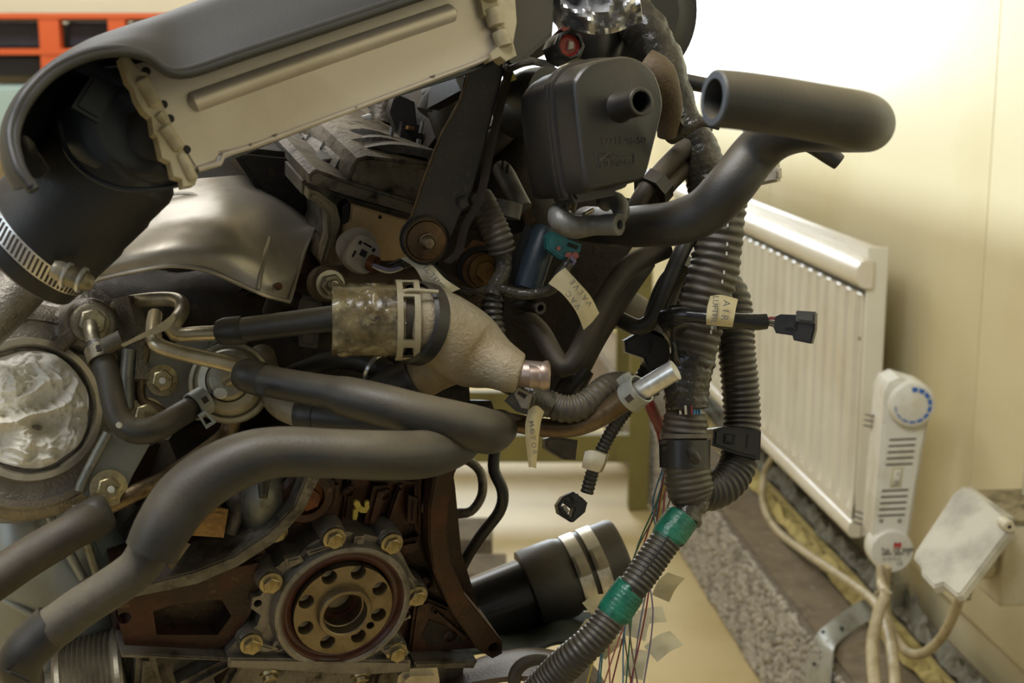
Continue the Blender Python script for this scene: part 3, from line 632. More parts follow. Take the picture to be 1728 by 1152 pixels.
# sloping ridge cast below the arc, and vertical ribs at the top
for i, pl_ in enumerate(([(345, 985), (455, 945), (462, 957), (350, 1000)], [(560, 832), (590, 826), (582, 895), (552, 898)], [(600, 826), (612, 826), (600, 900), (590, 900)], [(642, 838), (668, 836), (645, 905), (625, 900)], [(685, 838), (694, 836), (668, 912), (660, 908)], [(535, 806), (722, 826), (720, 842), (532, 822)], [(712, 800), (724, 800), (722, 920), (712, 910)], [(675, 935), (720, 925), (722, 945), (690, 960)], [(700, 1030), (770, 1072), (762, 1080), (698, 1045)])):
    mb = MB().pixprism(BK, pl_, -.03, -.012-.002*(i % 3), bev=.003); obj('cast_rib', mb, M['iron'], eng)
for x, y, r_ in ((735, 870, .006), (730, 1000, .005), (345, 1012, .005), (300, 1094, .005), (770, 1090, .005), (598, 845, .004), (660, 850, .004)):
    obj('cast_boss', MB().lathe(BK.at(x, y, -.016), [(r_*1.3, -.006), (r_*1.1, .003), (r_*.7, .0045), (r_*.6, .002), (0, .002)], 20), M['iron'], eng)
for q in ([(455, 868), (520, 890), (516, 902), (450, 880)], [(300, 1000), (440, 975), (442, 983), (302, 1010)], [(700, 850), (716, 856), (712, 900), (698, 896)], [(742, 1040), (800, 1090), (794, 1096), (738, 1048)]):
    obj('cast_web', MB().pixprism(BK, q, -.02, -.010, bev=.003), M['iron'], eng)
boss = BK.at(523, 850, -.018); mb = MB().lathe(boss, [(.021, -.01), (.021, .008), (.018, .011), (.0125, .011), (.0118, .003), (0, .003)], 32); obj('stud_boss', mb, M['iron'], eng)
bolt(BK.at(526, 851, -.013), .0085, 'bolt', M['rustbolt'], eng)
# yellow paint mark
ym = BK.at(613, 870, -.0115)
mb = MB()
for a, b in (([(603, 858), (612, 857), (613, 887), (604, 889)]), ([(606, 861), (616, 856), (631, 874), (625, 880)]), ([(620, 858), (629, 859), (628, 868), (621, 866)])) and ():
    pass
for q in ([(603, 889), (604, 874), (609, 869), (604, 863), (607, 857), (614, 858), (617, 866), (623, 869), (624, 859), (630, 857), (631, 868), (626, 877), (617, 877), (612, 874), (611, 882), (609, 889)],):
    mb = MB().pixprism(BK, q, -.0125, -.0100+.0001*q[0][0]*.001, bev=0); obj('painted_mark', mb, M['yellow'], eng)
# seal retainer
ret = [(592, 901), (576, 897), (565, 887), (550, 893), (545, 910), (524, 922), (510, 937), (486, 944), (474, 957), (458, 966), (443, 974), (441, 984), (452, 996), (441, 1009), (428, 1012), (425, 1030), (442, 1042), (436, 1059), (408, 1078), (384, 1102), (384, 1118), (612, 1131), (689, 1127), (691, 1104), (680, 1083), (670, 1067), (681, 1053), (696, 1046), (691, 1032), (700, 1021), (714, 1012), (714, 992), (697, 972), (684, 945), (675, 929), (673, 908), (663, 896), (647, 898), (640, 910), (620, 905)]
hub = BK.at(577, 1022, .0)
def el(fr, c, r, n=48): a, b = fr.l2(*c); return circ(a, b, r, n)
RR = .0447
mb = MB().pixprism(BK, ret, -.03, -.003, holes=[el(BK, (577, 1021), RR)]+px_holes(BK, [(437, 1022), (687, 1041)], .003), bev=.0016); rp = obj('seal_retainer', mb, M['retainer'], eng)
rg = MB().lathe(BK.at(577, 1021), [(RR, -.02), (RR, .004), (RR+.0018, .0052), (RR+.0045, .0045), (RR+.0065, .0), (RR+.0068, -.006)], 72); obj('raised_ring', rg, M['retainer'], eng)
bar = [(383, 1104), (690, 1109), (689, 1128), (612, 1133), (383, 1120)]
mb = MB().pixprism(BK, bar, -.03, .005, bev=.0015); obj('lower_flange_bar', mb, M['retainer'], eng)
for q in ([(402, 1079), (440, 1083), (470, 1092), (448, 1098), (412, 1092)], [(640, 1092), (676, 1080), (690, 1100), (650, 1104)], [(480, 942), (505, 935), (512, 945), (484, 958)], [(598, 903), (614, 902), (612, 918), (596, 918)], [(516, 928), (560, 914), (562, 920), (520, 936)], [(640, 912), (668, 912), (676, 926), (668, 930)], [(684, 968), (694, 976), (706, 994), (694, 996)]):
    mb = MB().pixprism(BK, q, -.004, .003, bev=.0016); obj('cast_web', mb, M['retainer'], eng)
for x, y in ((471, 1088), (621, 1101), (603, 1126)):
    mb = MB().lathe(BK.at(x, y, -.003), [(.0055, 0), (.005, .004), (.003, .0045), (.0028, .002), (0, .002)], 20); obj('cast_boss', mb, M['retainer'], eng)
# seal and crank flange
sfr = BK.at(577, 1021)
mb = MB().lathe(sfr, [(RR+.0002, .0035), (RR-.0015, .0038), (RR-.003, .0015), (RR-.0045, .002), (.0365, .0), (.0362, -.012)], 72); obj('shaft_seal', mb, M['seal'], eng)
ff = BK.at(577.5, 1025, .0035)
hs = [(556, 974), (605, 966), (641, 993), (639, 1037), (605, 1073), (553, 1083), (516, 1059), (517, 1015)]
hp = [circ(*ff.l2(x, y), .0056, 20) for x, y in hs]+[circ(*ff.l2(625, 1055), .0030, 14)]+[circ(0, .0, .0178, 40)]
mb = MB().prism(ff, circ(0, 0, .0358, 96), -.018, 0, holes=hp, bev=.0006); cfl = obj('crankshaft_flange', mb, M['flange'], eng)
for x, y in hs:
    mb = MB().lathe(ff.at(x, y, -.0002), [(.0056, 0), (.0050, -.0012), (.0050, -.009), (0, -.012)], 20); obj('bolt_hole', mb, M['flange'], cfl)
mb = MB().lathe(ff.at(625, 1055, -.0002), [(.003, 0), (.003, -.007), (0, -.008)], 14); obj('dowel_hole', mb, M['seal'], cfl)
h2 = ff.at(578, 1028)
mb = MB().lathe(ff, [(.0198, -.002), (.0195, .0045), (.0188, .0056), (.0166, .0057), (.0158, .005), (.0154, -.003), (.0146, -.0035), (.0144, -.012), (.0105, -.0125), (.0103, -.020), (.006, -.021), (0, -.024)], 64); obj('pilot_bore', mb, M['flange'], cfl)
mb = MB().lathe(ff.w and Fr(ff.w(0, 0, -.0132), ff.n), [(.0142, 0), (.0142, .0015), (.0106, .002), (.0104, 0)], 48); obj('pilot_bearing', mb, M['seal'], cfl)
for x, y in ((563, 906), (660, 915), (456, 981), (702, 1003), (423, 1084), (668, 1098)):
    mb = MB().lathe(BK.at(x, y, -.02), [(.0100, 0), (.0092, .018), (.0078, .0205), (0, .0205)], 24); obj('bolt_boss', mb, M['retainer'], eng)
    bolt(BK.at(x, y, .001), .0062, 'bolt', M['bolt'], eng, 1.3, rot=random.uniform(0, 1))
mb = MB().lathe(BK.at(475, 915, -.03), [(.0105, 0), (.0095, .014), (0, .014)], 24); obj('bolt_boss', mb, M['iron'], eng); bolt(BK.at(475, 915, -.015), .0062, 'bolt', M['bolt'], eng, 1.3)
mb = MB().lathe(BK.at(221, 1020, -.01), [(.009, -.03), (.009, 0), (0, 0)], 24); obj('dowel_boss', mb, M['cast_dark'], eng)
mb = MB().lathe(BK.at(221, 1022, -.0095), [(0, .001), (.005, .0006), (.0056, -.001)], 9); obj('yellow_paint_dab', mb, M['yellow2'], eng)
# oil pan below
PN = BK
pan = thing('oil_pan', BK.w(0, -.12, -.1), 'dull aluminium oil pan bolted under the crankshaft flange', 'oil pan')
mb = MB().pixprism(PN, [(205, 1112), (384, 1122), (612, 1135), (700, 1124), (806, 1122), (792, 1200), (640, 1260), (240, 1240)], -.28, -.018, bev=.004); obj('pan_casting', mb, M['cast_dark'], pan)
for q in ([(232, 1106), (262, 1108), (275, 1160), (290, 1200), (225, 1200)], [(300, 1160), (395, 1110), (402, 1122), (330, 1170)], [(395, 1122), (415, 1124), (385, 1175), (370, 1170)], [(640, 1130), (652, 1130), (640, 1175), (625, 1170)]):
    mb = MB().pixprism(PN, q, -.03, .0, bev=.004); obj('pan_rib', mb, M['cast_dark'], pan)
mb = MB().pixprism(PN, [(688, 1128), (738, 1126), (742, 1150), (722, 1175), (668, 1175), (672, 1140)], -.02, .004, bev=.004); obj('sump_pad', mb, M['machined'], pan)
mb = MB().pixprism(PN, [(205, 1099), (384, 1108), (384, 1113), (205, 1107)], -.03, .002, bev=.001); obj('gasket_edge', mb, M['cast_dark'], pan)
mb = MB().pixprism(PN, [(700, 1118), (806, 1116), (800, 1128), (700, 1128)], -.03, .0, bev=.001); obj('gasket_edge', mb, M['cast_dark'], pan)
for x, y in ((455, 1136), (608, 1139)):
    bolt(Fr(BK.hit(x, y)+BK.n*.0, (BK.n-BK.y*.9).normalized()), .0055, 'bolt', M['bolt'], pan, 1.3)
# grey arc plate and what shows through it
arc_o = [(538, 796), (530, 812), (508, 858), (462, 908), (400, 948), (330, 978), (250, 995), (205, 1004), (204, 985), (248, 976), (322, 957), (392, 930), (448, 893), (492, 847), (512, 800), (520, 780)]
mb = MB().pixprism(BK, arc_o, -.028, .006, bev=.0012); ap = obj('arc_plate', mb, M['cast_dark'], None); tag(ap, 'curved grey plate edge sweeping round the rusty block under the big hose', 'engine plate')
# inner cavity wall
acc = thing('alternator_bracket', P(430, 880, 1.05), 'dim grey bracket and cast body inside the curved plate', 'bracket')
mb = MB(); mb.pixprism(Fr(BK.w(0, 0, -.05), BK.n), [(300, 780), (520, 770), (500, 850), (455, 895), (395, 932), (320, 960), (250, 975), (200, 900)], -.05, 0, bev=.004); obj('backing_plate', mb, M['block'], acc)
mb = MB().loft([[P(395, 800, .975), P(450, 785, .955), (P(515, 790, .985))], [P(392, 850, .98), P(440, 850, .945), P(500, 838, .98)], [P(405, 905, .985), P(440, 893, .965), P(462, 880, .98)]], .004, (6, 6)); obj('cast_body', mb, M['zinc'], acc)
mb = MB().sweep([P(395, 800, .96), P(402, 850, .96), P(388, 900, .96)], [.006, .007, .005], 10); obj('cast_rib', mb, M['cast_dark'], acc)
mb = MB().sweep([P(446, 790, .95), P(444, 840, .94)], [.005, .003], 10); obj('cast_rib', mb, M['cast_dark'], acc)
gb = view_frame(345, 878, .935, yaw=18, tilt=-8)
mb = MB().pixprism(gb, [(300, 852), (388, 860), (380, 908), (292, 902)], -.03, 0, bev=.003); o = obj('ochre_block', mb, M['gold']); tag(o, 'square ochre coated steel block showing beneath the big black hose', 'mount block')
mb = MB().pixprism(view_frame(320, 940, .935, yaw=10), [(300, 908), (322, 918), (290, 962), (282, 955)], -.004, 0, holes=[circ(*view_frame(320, 940, .935, yaw=10).l2(293, 945), .0022, 10)], bev=.0006); o = obj('bracket_tab', mb, M['steel_rust']); tag(o, 'small tan bracket tab with a hole below the ochre block', 'bracket')

# ---------------------------------------------------------------- cylinder head, cam cover, dark body behind
AX = -EN
hd = thing('cylinder_head', P(640, 440, 1.0), 'dirty alloy cylinder head with pale square cover plate', 'cylinder head')
HF = Fr(P(640, 400, .975), EN)
mb = MB().pixprism(HF, [(425, 300), (440, 290), (545, 300), (740, 330), (800, 250), (900, 250), (1010, 300), (1070, 330), (1075, 420), (1035, 540), (985, 600), (930, 640), (850, 690), (790, 760), (560, 770), (520, 700), (470, 640), (420, 560), (480, 500), (520, 440)], -.30, -.055, bev=.004); mb.pixprism(Fr(P(340, 520, 1.14), EN), [(90, 380), (300, 350), (560, 330), (600, 480), (560, 720), (300, 780), (140, 700)], -.02, 0); obj('head_casting', mb, M['block'], hd)
mb = MB().pixprism(HF, [(516, 312), (532, 306), (590, 330), (725, 366), (740, 480), (600, 500), (556, 468), (538, 440), (556, 395), (552, 355), (530, 338), (516, 335)], -.06, -.006, bev=.003); obj('end_face', mb, M['cast_dark'], hd)
mb = MB().pixprism(HF, [(520, 318), (536, 322), (566, 345), (574, 372), (562, 412), (556, 450), (548, 452), (540, 440), (552, 398), (550, 360), (534, 340), (518, 334)], -.01, .004, bev=.002); obj('cast_web', mb, M['cast'], hd)
mb = MB().pixprism(HF, [(592, 344), (602, 346), (690, 372), (700, 378), (690, 440), (648, 440), (585, 424), (578, 395), (580, 372), (590, 370)], -.01, .0015, bev=.001); cp = obj('cover_plate', mb, M['copper_pale'], hd)
mb = MB().lathe(HF.at(640, 365, .0015), [(0, .001), (.0012, .0008), (.0014, 0)], 10); obj('pin', mb, M['black'], hd)
for q in ([(576, 345), (586, 338), (586, 372), (574, 378)],):
    mb = MB().pixprism(HF, q, -.008, .003); obj('dark_slot', mb, M['black'], hd)
for q, d in (([(845, 400), (930, 350), (1000, 326), (1080, 336), (1078, 405), (1030, 480), (990, 548), (988, 600), (940, 662), (862, 668), (838, 600)], 1.03), ([(560, 600), (700, 640), (795, 650), (796, 676), (832, 676), (840, 700), (780, 730), (560, 730)], 1.03)):
    obj('side_casting', MB().pixprism(view_frame(q[0][0], q[0][1], d, yaw=14), q, -.03, 0, bev=.004), M['block2'], hd)
# dark recesses and cast shapes on the side of the head
for i, (q, z) in enumerate((([(770, 400), (840, 380), (862, 470), (850, 560), (760, 520)], -.04), ([(760, 500), (858, 520), (862, 600), (790, 590)], -.03), ([(1000, 430), (1040, 400), (1060, 430), (1010, 560), (960, 600), (940, 560)], -.035), ([(940, 540), (985, 560), (930, 640), (880, 610)], -.02))):
    mb = MB().pixprism(HF, q, -.06, z, bev=.004); obj('side_casting', mb, M['block2'], hd)
cc = thing('cam_cover', P(600, 260, .98), 'grimy ribbed alloy cam cover sloping back under the airbox', 'cam cover')
CF = Fr(P(650, 320, .965), EN)
# end face with slope, extruded back along the engine
endp = [(588, 300), (596, 280), (604, 268), (620, 264), (728, 276), (752, 290), (762, 330), (740, 362), (700, 352), (590, 318)]
mb = MB().pixprism(CF, endp, -.26, 0, bev=.006); obj('cover_body', mb, M['cast_grime'], cc)
mb = MB().pixprism(CF, [(518, 290), (530, 282), (590, 304), (700, 338), (760, 356), (760, 372), (724, 368), (590, 328), (518, 306)], -.26, .006, bev=.002); obj('cover_flange', mb, M['cast_dark'], cc)
# stepped ribs on top (running towards the back)
def engbar(x, y, d, L, wd, ht, name, m, par, roll=0):
    f = Fr(P(x, y, d), EN); mb = MB().prism(f, [(-wd/2, 0), (wd/2, 0), (wd/2, ht), (-wd/2, ht)], -L, 0, bev=.002); return obj(name, mb, m, par)
rows = []
for j in range(9):
    q = j/8; c = CF.hit(600, 270).lerp(CF.hit(735, 280), q); rows.append((c, q))
mb = MB().loft([[P(470, 238, 1.10), P(520, 262, 1.02), P(575, 292, .975)], [P(478, 215, 1.13), P(530, 238, 1.04), P(592, 272, .975)], [P(520, 202, 1.16), P(580, 222, 1.06), P(660, 258, .975)], [P(565, 205, 1.17), P(640, 232, 1.07), P(738, 270, .975)]], -.006, (5, 5)); obj('sloped_top', mb, M['cast_dark'], cc)
for i in range(4):   # raised cross ribs with dark gaps
    u = i/3; x0, y0, d0 = 512+u*72, 214+u*42, 1.09-u*.085
    a = [P(x0, y0, d0), P(x0+60, y0-6, d0), P(x0+118-u*8, y0+14-6*u, d0+.005), P(x0+150, y0+32-8*u, d0+.01)]
    b = [p+V((.0, -.018, .004)) for p in a]
    mb = MB().loft([a, b], .005, (5, 2)); obj('top_rib', mb, M['cast_dark'], cc)
    a2 = [p+V((0, -.0185, .0055)) for p in a]; b2 = [p+V((-.004, -.034, -.004)) for p in a]
    if i < 3: mb = MB().loft([a2, b2], .003, (5, 2)); obj('rib_gap', mb, M['black'], cc)
for x, y, d in ((548, 288, .99), (495, 258, 1.03)):
    f = Fr(P(x, y, d), V((0, -.3, .95))); b_ = bolt(f, .009, 'bolt', M['stay'], cc, 1.5, h=1.0)
    mb = MB().lathe(f, [(.016, -.012), (.014, .0), (0, .0)], 20); obj('bolt_boss', mb, M['cast_grime'], cc)
mb = MB().pixprism(Fr(P(480, 280, 1.01), V((.2, -.8, .4)).normalized()), [(430, 262), (446, 258), (520, 292), (522, 318), (452, 284), (432, 278)], -.012, 0, bev=.002); obj('flange_edge', mb, M['cast_grime'], cc)
# ---------------------------------------------------------------- heat shield
hs_ = thing('heat_shield', P(340, 400, .95), 'bare silver pressed heat shield curving below the airbox', 'heat shield')
g = [[(120, 395, 1.0), (175, 345, 1.0), (215, 330, 1.0), (280, 312, 1.0), (360, 302, 1.0), (440, 300, 1.02), (500, 325, 1.05), (540, 372, 1.06)],
     [(125, 412, .965), (180, 378, .965), (220, 368, .96), (290, 350, .955), (370, 338, .955), (440, 350, .96), (500, 374, .985), (536, 382, 1.02)],
     [(130, 430, .935), (185, 405, .93), (225, 390, .925), (300, 374, .915), (380, 374, .915), (430, 392, .925), (480, 402, .945), (530, 388, .985)],
     [(133, 445, .918), (185, 425, .912), (225, 412, .905), (300, 398, .90), (375, 408, .90), (425, 430, .905), (470, 445, .92), (516, 420, .955)],
     [(136, 460, .91), (188, 444, .902), (228, 432, .895), (300, 422, .892), (370, 432, .893), (420, 458, .90), (462, 474, .908), (503, 462, .93)],
     [(140, 476, .915), (190, 464, .905), (232, 455, .897), (290, 447, .893), (350, 455, .895), (405, 478, .90), (450, 497, .905), (490, 508, .92)]]
mb = MB().loft([[P(*p) for p in r] for r in g], .0014, (6, 6)); obj('shield_shell', mb, M['shield'], hs_)
r_ = [P(141, 478, .912), P(190, 466, .902), P(232, 457, .894), P(290, 449, .890), P(350, 457, .892), P(405, 480, .897), P(450, 499, .902), P(489, 509, .916)]
mb = MB().sweep(spline(r_, 5), [.0013]*36, 8); obj('rolled_edge', mb, M['shield'], hs_)
mb = MB().sweep(spline([P(488, 508, .915), P(503, 462, .926), P(516, 420, .951), P(531, 386, .985)], 5), [.001]*16, 8); obj('rolled_edge', mb, M['shield'], hs_)
mb = MB().sweep(spline([P(222, 345, .975), P(270, 330, .972), P(320, 326, .968), P(335, 338, .962), P(300, 350, .957), P(240, 366, .957), P(215, 372, .958)], 5), [.0012]*31, 8); obj('embossed_slot', mb, M['shield'], hs_)
mb = MB().pixprism(view_frame(248, 353, .95), [(222, 352), (238, 344), (262, 342), (258, 352), (236, 362), (222, 364)], -.002, 0, bev=.0004); obj('slot_opening', mb, M['block2'], hs_)
mb = MB().sweep(spline([P(455, 402, .93), P(447, 430, .912), P(440, 462, .902), P(436, 488, .90)], 5), [.0016]*16, 8); obj('pressed_seam', mb, M['shield'], hs_)
mb = MB().lathe(view_frame(470, 483, .905), [(0, .001), (.002, .001), (.0026, -.001)], 12); obj('rust_spot', mb, M['rustbolt'], hs_)
# dark exhaust side body under the shield
ex = thing('exhaust_manifold', P(400, 520, 1.02), 'dark scaly exhaust manifold in the shade below the heat shield', 'manifold')
mb = MB(); pts, rs = path([(180, 500, 1.06, 60), (280, 520, 1.05, 62), (380, 520, 1.04, 62), (480, 560, 1.03, 60), (560, 640, 1.03, 60)]); mb.sweep(pts, rs, 20, disp=wrinkle(.12, 30)); obj('manifold_runner', mb, M['block2'], ex)
mb = MB(); pts, rs = path([(500, 470, .99, 34), (520, 420, 1.0, 36), (545, 380, 1.03, 36)]); mb.sweep(pts, rs, 20, disp=wrinkle(.1, 30)); obj('manifold_runner', mb, M['seal2'], ex)
mb = MB(); pts, rs = path([(455, 530, .985, 14), (470, 505, .98, 16), (510, 510, .98, 15)]); mb.sweep(pts, rs, 14); obj('manifold_stud', mb, M['block2'], ex)
mb = MB(); pts, rs = path([(200, 620, 1.05, 80), (300, 680, 1.05, 80), (420, 740, 1.06, 60), (540, 740, 1.06, 60)]); mb.sweep(pts, rs, 20, disp=wrinkle(.1, 20)); obj('turbine_outlet', mb, M['block2'], ex)
mb = MB(); pts, rs = path([(190, 840, .99, 16), (280, 770, .98, 17), (390, 715, .98, 16)]); 
mb = MB().pixprism(view_frame(300, 740, 1.0, tilt=30), [(180, 800), (230, 760), (330, 712), (420, 700), (400, 740), (290, 790), (190, 850)], -.01, 0, bev=.003); obj('rusty_shroud', mb, M['seal2'], ex)

# ---------------------------------------------------------------- turbo compressor on the left
TF = view_frame(50, 690, .90, yaw=10, tilt=4)
tb = thing('turbo_compressor', TF.w(0, -.07, -.03), 'cast alloy turbo compressor housing with round inlet', 'turbo')
R1 = 93/F*.90
mb = MB()
mb.lathe(TF, [(.068, -.035), (.0655, -.01), (.062, -.004), (.058, -.003), (.055, -.012), (.049, -.014), (.0455, -.012)], 72); obj('stepped_collar', mb, M['turbo'], tb)
mb = MB().lathe(TF, [(.0465, -.03), (.0465, -.004), (.0452, .001), (.0415, .0015), (.040, -.001), (.039, -.010), (.0385, -.03), (.030, -.05), (0, -.052)], 72); obj('inlet_ring', mb, M['machined'], tb)
# volute
q = [(-60, 520, .955, 66), (10, 500, .96, 68), (80, 512, .962, 68), (140, 552, .965, 66), (170, 610, .962, 60), (172, 670, .958, 56), (150, 730, .95, 52), (105, 775, .94, 50), (50, 792, .935, 44), (-20, 790, .93, 42), (-80, 760, .93, 40)]
mb = MB(); p_, r_ = path(q, .006); mb.sweep(p_, r_, 28); mb.lathe(TF, [(0, -.06), (.072, -.06), (.070, -.012), (.064, -.006), (0, -.006)], 48)
mb.lathe(Fr(P(155, 545, .915), TF.n), [(0, -.03), (.020, -.03), (.017, -.002), (.014, 0), (0, 0)], 24)
obj('volute', mb, M['turbo'], tb, rem=.0016)
mb = MB().loft([[P(232, 500, .94), P(250, 560, .935), P(252, 640, .93)], [P(205, 505, .945), P(232, 575, .94), P(240, 650, .935)]], .01, (8, 3)); obj('flange_edge', mb, M['turbo'], tb)
for pts in ([(30, 552, .915), (40, 520, .91), (36, 492, .905)], [(100, 585, .905), (128, 560, .908), (150, 548, .912)]):
    mb = MB(); p_ = [P(*a) for a in pts]; mb.sweep(spline(p_, 4), [.005]*(4*(len(pts)-1)+1), 10, cap=True); obj('cast_rib', mb, M['turbo'], tb)
for x, y in ((16, 432), (4, 470)):
    mb = MB().lathe(view_frame(x, y, .90, yaw=20), [(0, -.02), (.012, -.02), (.011, .0), (.006, .002), (0, .002)], 20); obj('cast_boss', mb, M['turbo'], tb)
bj = Fr(P(153, 545, .905), TF.n)
mb = MB().lathe(bj, [(0, -.004), (.0125, -.004), (.0125, .0), (.0105, .0012), (0, .0012)], 28); obj('banjo_washer', mb, M['nut'], tb)
mb = MB().hexa(bj, .0090, 0, .008, .2); mb.lathe(bj, [(0, .008), (.0055, .008), (.005, .011), (0, .0115)], 20); obj('banjo_nut', mb, M['nut'], tb)
mb = MB(); p_, r_ = path([(152, 548, .895, 12), (154, 560, .89, 13), (158, 578, .887, 13)]); mb.sweep(p_, r_, 16); obj('spigot', mb, M['nut'], tb)
# crumpled tissue: three folded lumps with ridges
rnd2 = random.Random(5)
ti = MB(); n1, n2 = 150, 26
tf = TF
vs = []; fs = []
def crump(a, b):
    h = 0; amp = .011; fr = 42; q = V((a, b, .3))
    for o_ in range(4):
        qq = q*fr+V((noise.noise(q*fr*.7+V((3, 1, o_))), noise.noise(q*fr*.7+V((8, 5, o_))), o_*2.3))*.9
        h += amp*(1-abs(noise.noise(qq))*2.6); amp *= .47; fr *= 2.05
    return h
NR, NA = 80, 180; RT_ = .0375
for i in range(NR+1):
    for k in range(NA):
        t_ = 2*math.pi*k/NA; edge = 1+.05*noise.noise(V((math.cos(t_)*2.5, math.sin(t_)*2.5, 2))); r = RT_*(i/NR)*min(1.02, edge); a, b = r*math.cos(t_), r*math.sin(t_)
        fo_ = 1-(i/NR)**5; vs.append(tf.w(a, b, -.004+crump(a, b)*(.25+.75*fo_)+.004*fo_))
for i in range(NR):
    for k in range(NA): fs.append((i*NA+k, i*NA+(k+1) % NA, (i+1)*NA+(k+1) % NA, (i+1)*NA+k))
o = obj('crumpled_tissue', ti.add(vs, fs), M['tissue'], ang=180); tag(o, 'crumpled white tissue stuffed in the round turbo inlet', 'tissue')
# ================================================================ airbox above
ab = thing('air_filter_housing', P(520, 90, .80), 'silver sided air filter housing with black lid over the engine', 'airbox')
# plane of the silver side: nearer at the left, farther at the right
pA, pB, pC = P(325, 290, .745), P(850, 95, .86), P(225, 110, .735)
nS = (pB-pA).cross(pC-pA).normalized(); nS = nS if nS.dot(CAM-pA) > 0 else -nS
SFc = Fr(pA, nS, (pB-pA).cross(nS)*-1)
panel = [(224, 108), (244, 104), (306, 124), (820, -40), (870, -70), (862, 90), (826, 96), (640, 166), (420, 250), (372, 258), (366, 272), (330, 284)]
mb = MB().pixprism(SFc, panel, -.008, 0, bev=.001); obj('side_panel', mb, M['panel'], ab)
def on(x, y, c=0): return SFc.hit(x, y)+SFc.n*c
mb = MB(); p_ = [on(328+ (760-328)*i/20, 172-(172-22)*i/20-1.5*math.sin(math.pi*i/20), -.001) for i in range(21)]; r_ = [.0058]*21
p_ = [on(320, 175, -.004)]+p_+[on(770, 17, -.004)]; r_ = [.003]+r_+[.003]; mb.sweep(p_, r_, 18, ell=1.0); obj('pressed_rib', mb, M['panel'], ab)
mb = MB(); mb.sweep([on(334, 286, .0), on(370, 276, .001), (on(376, 262, .0012)), on(430, 246, .001), on(640, 168, .001), on(800, 108, .001), on(826, 96, .001)], [.0016]*7, 8); obj('folded_lip', mb, M['panel'], ab)
for x, y in ((420, 246), (462, 230), (598, 183), (728, 131)):
    mb = MB().pixprism(SFc, [(x-4, y-1), (x+3, y-4), (x+4, y+2), (x-3, y+5)], 0, .0025, bev=.0004); obj('lip_dimple', mb, M['cast_dark'], ab)
# hinge strips left and right
strip_l = [(200, 100), (213, 96), (232, 122), (246, 126), (262, 158), (282, 200), (300, 245), (322, 280), (331, 300), (326, 314), (306, 318), (304, 304), (290, 300), (284, 275), (270, 268), (262, 232), (256, 228), (252, 200), (240, 190), (228, 170), (222, 150), (213, 140)]
LF2 = Fr(on(262, 200, -.001), SFc.n, SFc.y)
mb = MB().pixprism(LF2, strip_l, -.004, .003, bev=.0003); hg = obj('hinge_strip', mb, M['natural'], ab)
for a, b, w_ in (((233, 134), (262, 184), 14), ((263, 194), (276, 208), 10), ((272, 214), (301, 256), 14), ((302, 262), (322, 306), 11)):
    pa, pb = LF2.hit(*a)+LF2.n*.003, LF2.hit(*b)+LF2.n*.003
    mb = MB().sweep([pa, pa.lerp(pb, .1), pa.lerp(pb, .9), pb], [.002, w_*.0037/14, w_*.0037/14, .002], 16); obj('hinge_knuckle', mb, M['natural'], hg)
for x, y in ((247, 120), (276, 176), (287, 200), (315, 252)):
    mb = MB().lathe(SFc.at(x, y, .0003), [(0, .0003), (.0022, .0003), (.0026, -.001)], 10); obj('clip_hole', mb, M['black'], ab)
strip_r = [(800, -30), (862, -50), (868, 40), (862, 74), (868, 96), (850, 106), (840, 98), (826, 104), (823, 92), (836, 82), (838, 60), (826, 30), (812, 28)]
mb = MB().pixprism(Fr(on(840, 40, .002), SFc.n, SFc.y), strip_r, -.006, .003, bev=.0003); hr = obj('hinge_strip', mb, M['natural'], ab)
for a, b in (((814, -30), (820, 10)), ((822, 16), (832, 50)), ((836, 54), (846, 84))):
    pa, pb = on(*a, .004), on(*b, .004); mb = MB().sweep([pa, pa.lerp(pb, .1), pa.lerp(pb, .9), pb], [.002, .0052, .0052, .002], 14); obj('hinge_knuckle', mb, M['natural'], hr)
# the lid: rolled black shell. outer edge line and lower edge over the panel
lid_low = [(60, 322, .655), (38, 290, .655), (26, 245, .66), (30, 210, .665), (52, 165, .67), (95, 122, .68), (150, 96, .69), (205, 88, .70), (250, 97, .712), (306, 126, .722), (420, 92, .745), (620, 26, .79), (820, -42, .84)]
lid_top = [(20, 318, .68), (4, 280, .69), (0, 235, .70), (8, 195, .71), (35, 150, .72), (85, 105, .73), (150, 66, .745), (215, 42, .76), (270, 24, .775), (330, 2, .79), (450, -45, .82), (640, -110, .86), (830, -170, .90)]
lid_back = [(40, 260, .80), (30, 230, .81), (36, 200, .82), (50, 170, .83), (80, 130, .84), (130, 95, .85), (190, 70, .87), (250, 50, .89), (300, 34, .90), (350, 14, .92), (470, -30, .94), (660, -95, .98), (850, -150, 1.02)]
mid = [((a[0]*.55+b[0]*.45)-3, (a[1]*.55+b[1]*.45)-5, (a[2]*.5+b[2]*.5)-.014) for a, b in zip(lid_low, lid_top)]
rim = [(a[0]-2, a[1]-1, a[2]-.004) for a in lid_low]
mb = MB().loft([[P(*p) for p in r] for r in (lid_low, mid, lid_top, lid_back)], .0025, (5, 5)); obj('lid_shell', mb, M['lid'], ab)
mb = MB().sweep(spline([P(*p) for p in rim], 6), [.0028]*73, 12); obj('lid_rim', mb, M['lid'], ab)
mb = MB().sweep(spline([P(x-9, y-7, d-.006) for x, y, d in lid_low], 6), [.002]*73, 10); obj('lid_bead', mb, M['lid'], ab)
mb = MB().pixprism(view_frame(55, 312, .655), [(36, 318), (62, 300), (66, 312), (60, 328), (42, 332)], -.02, 0, bev=.002)
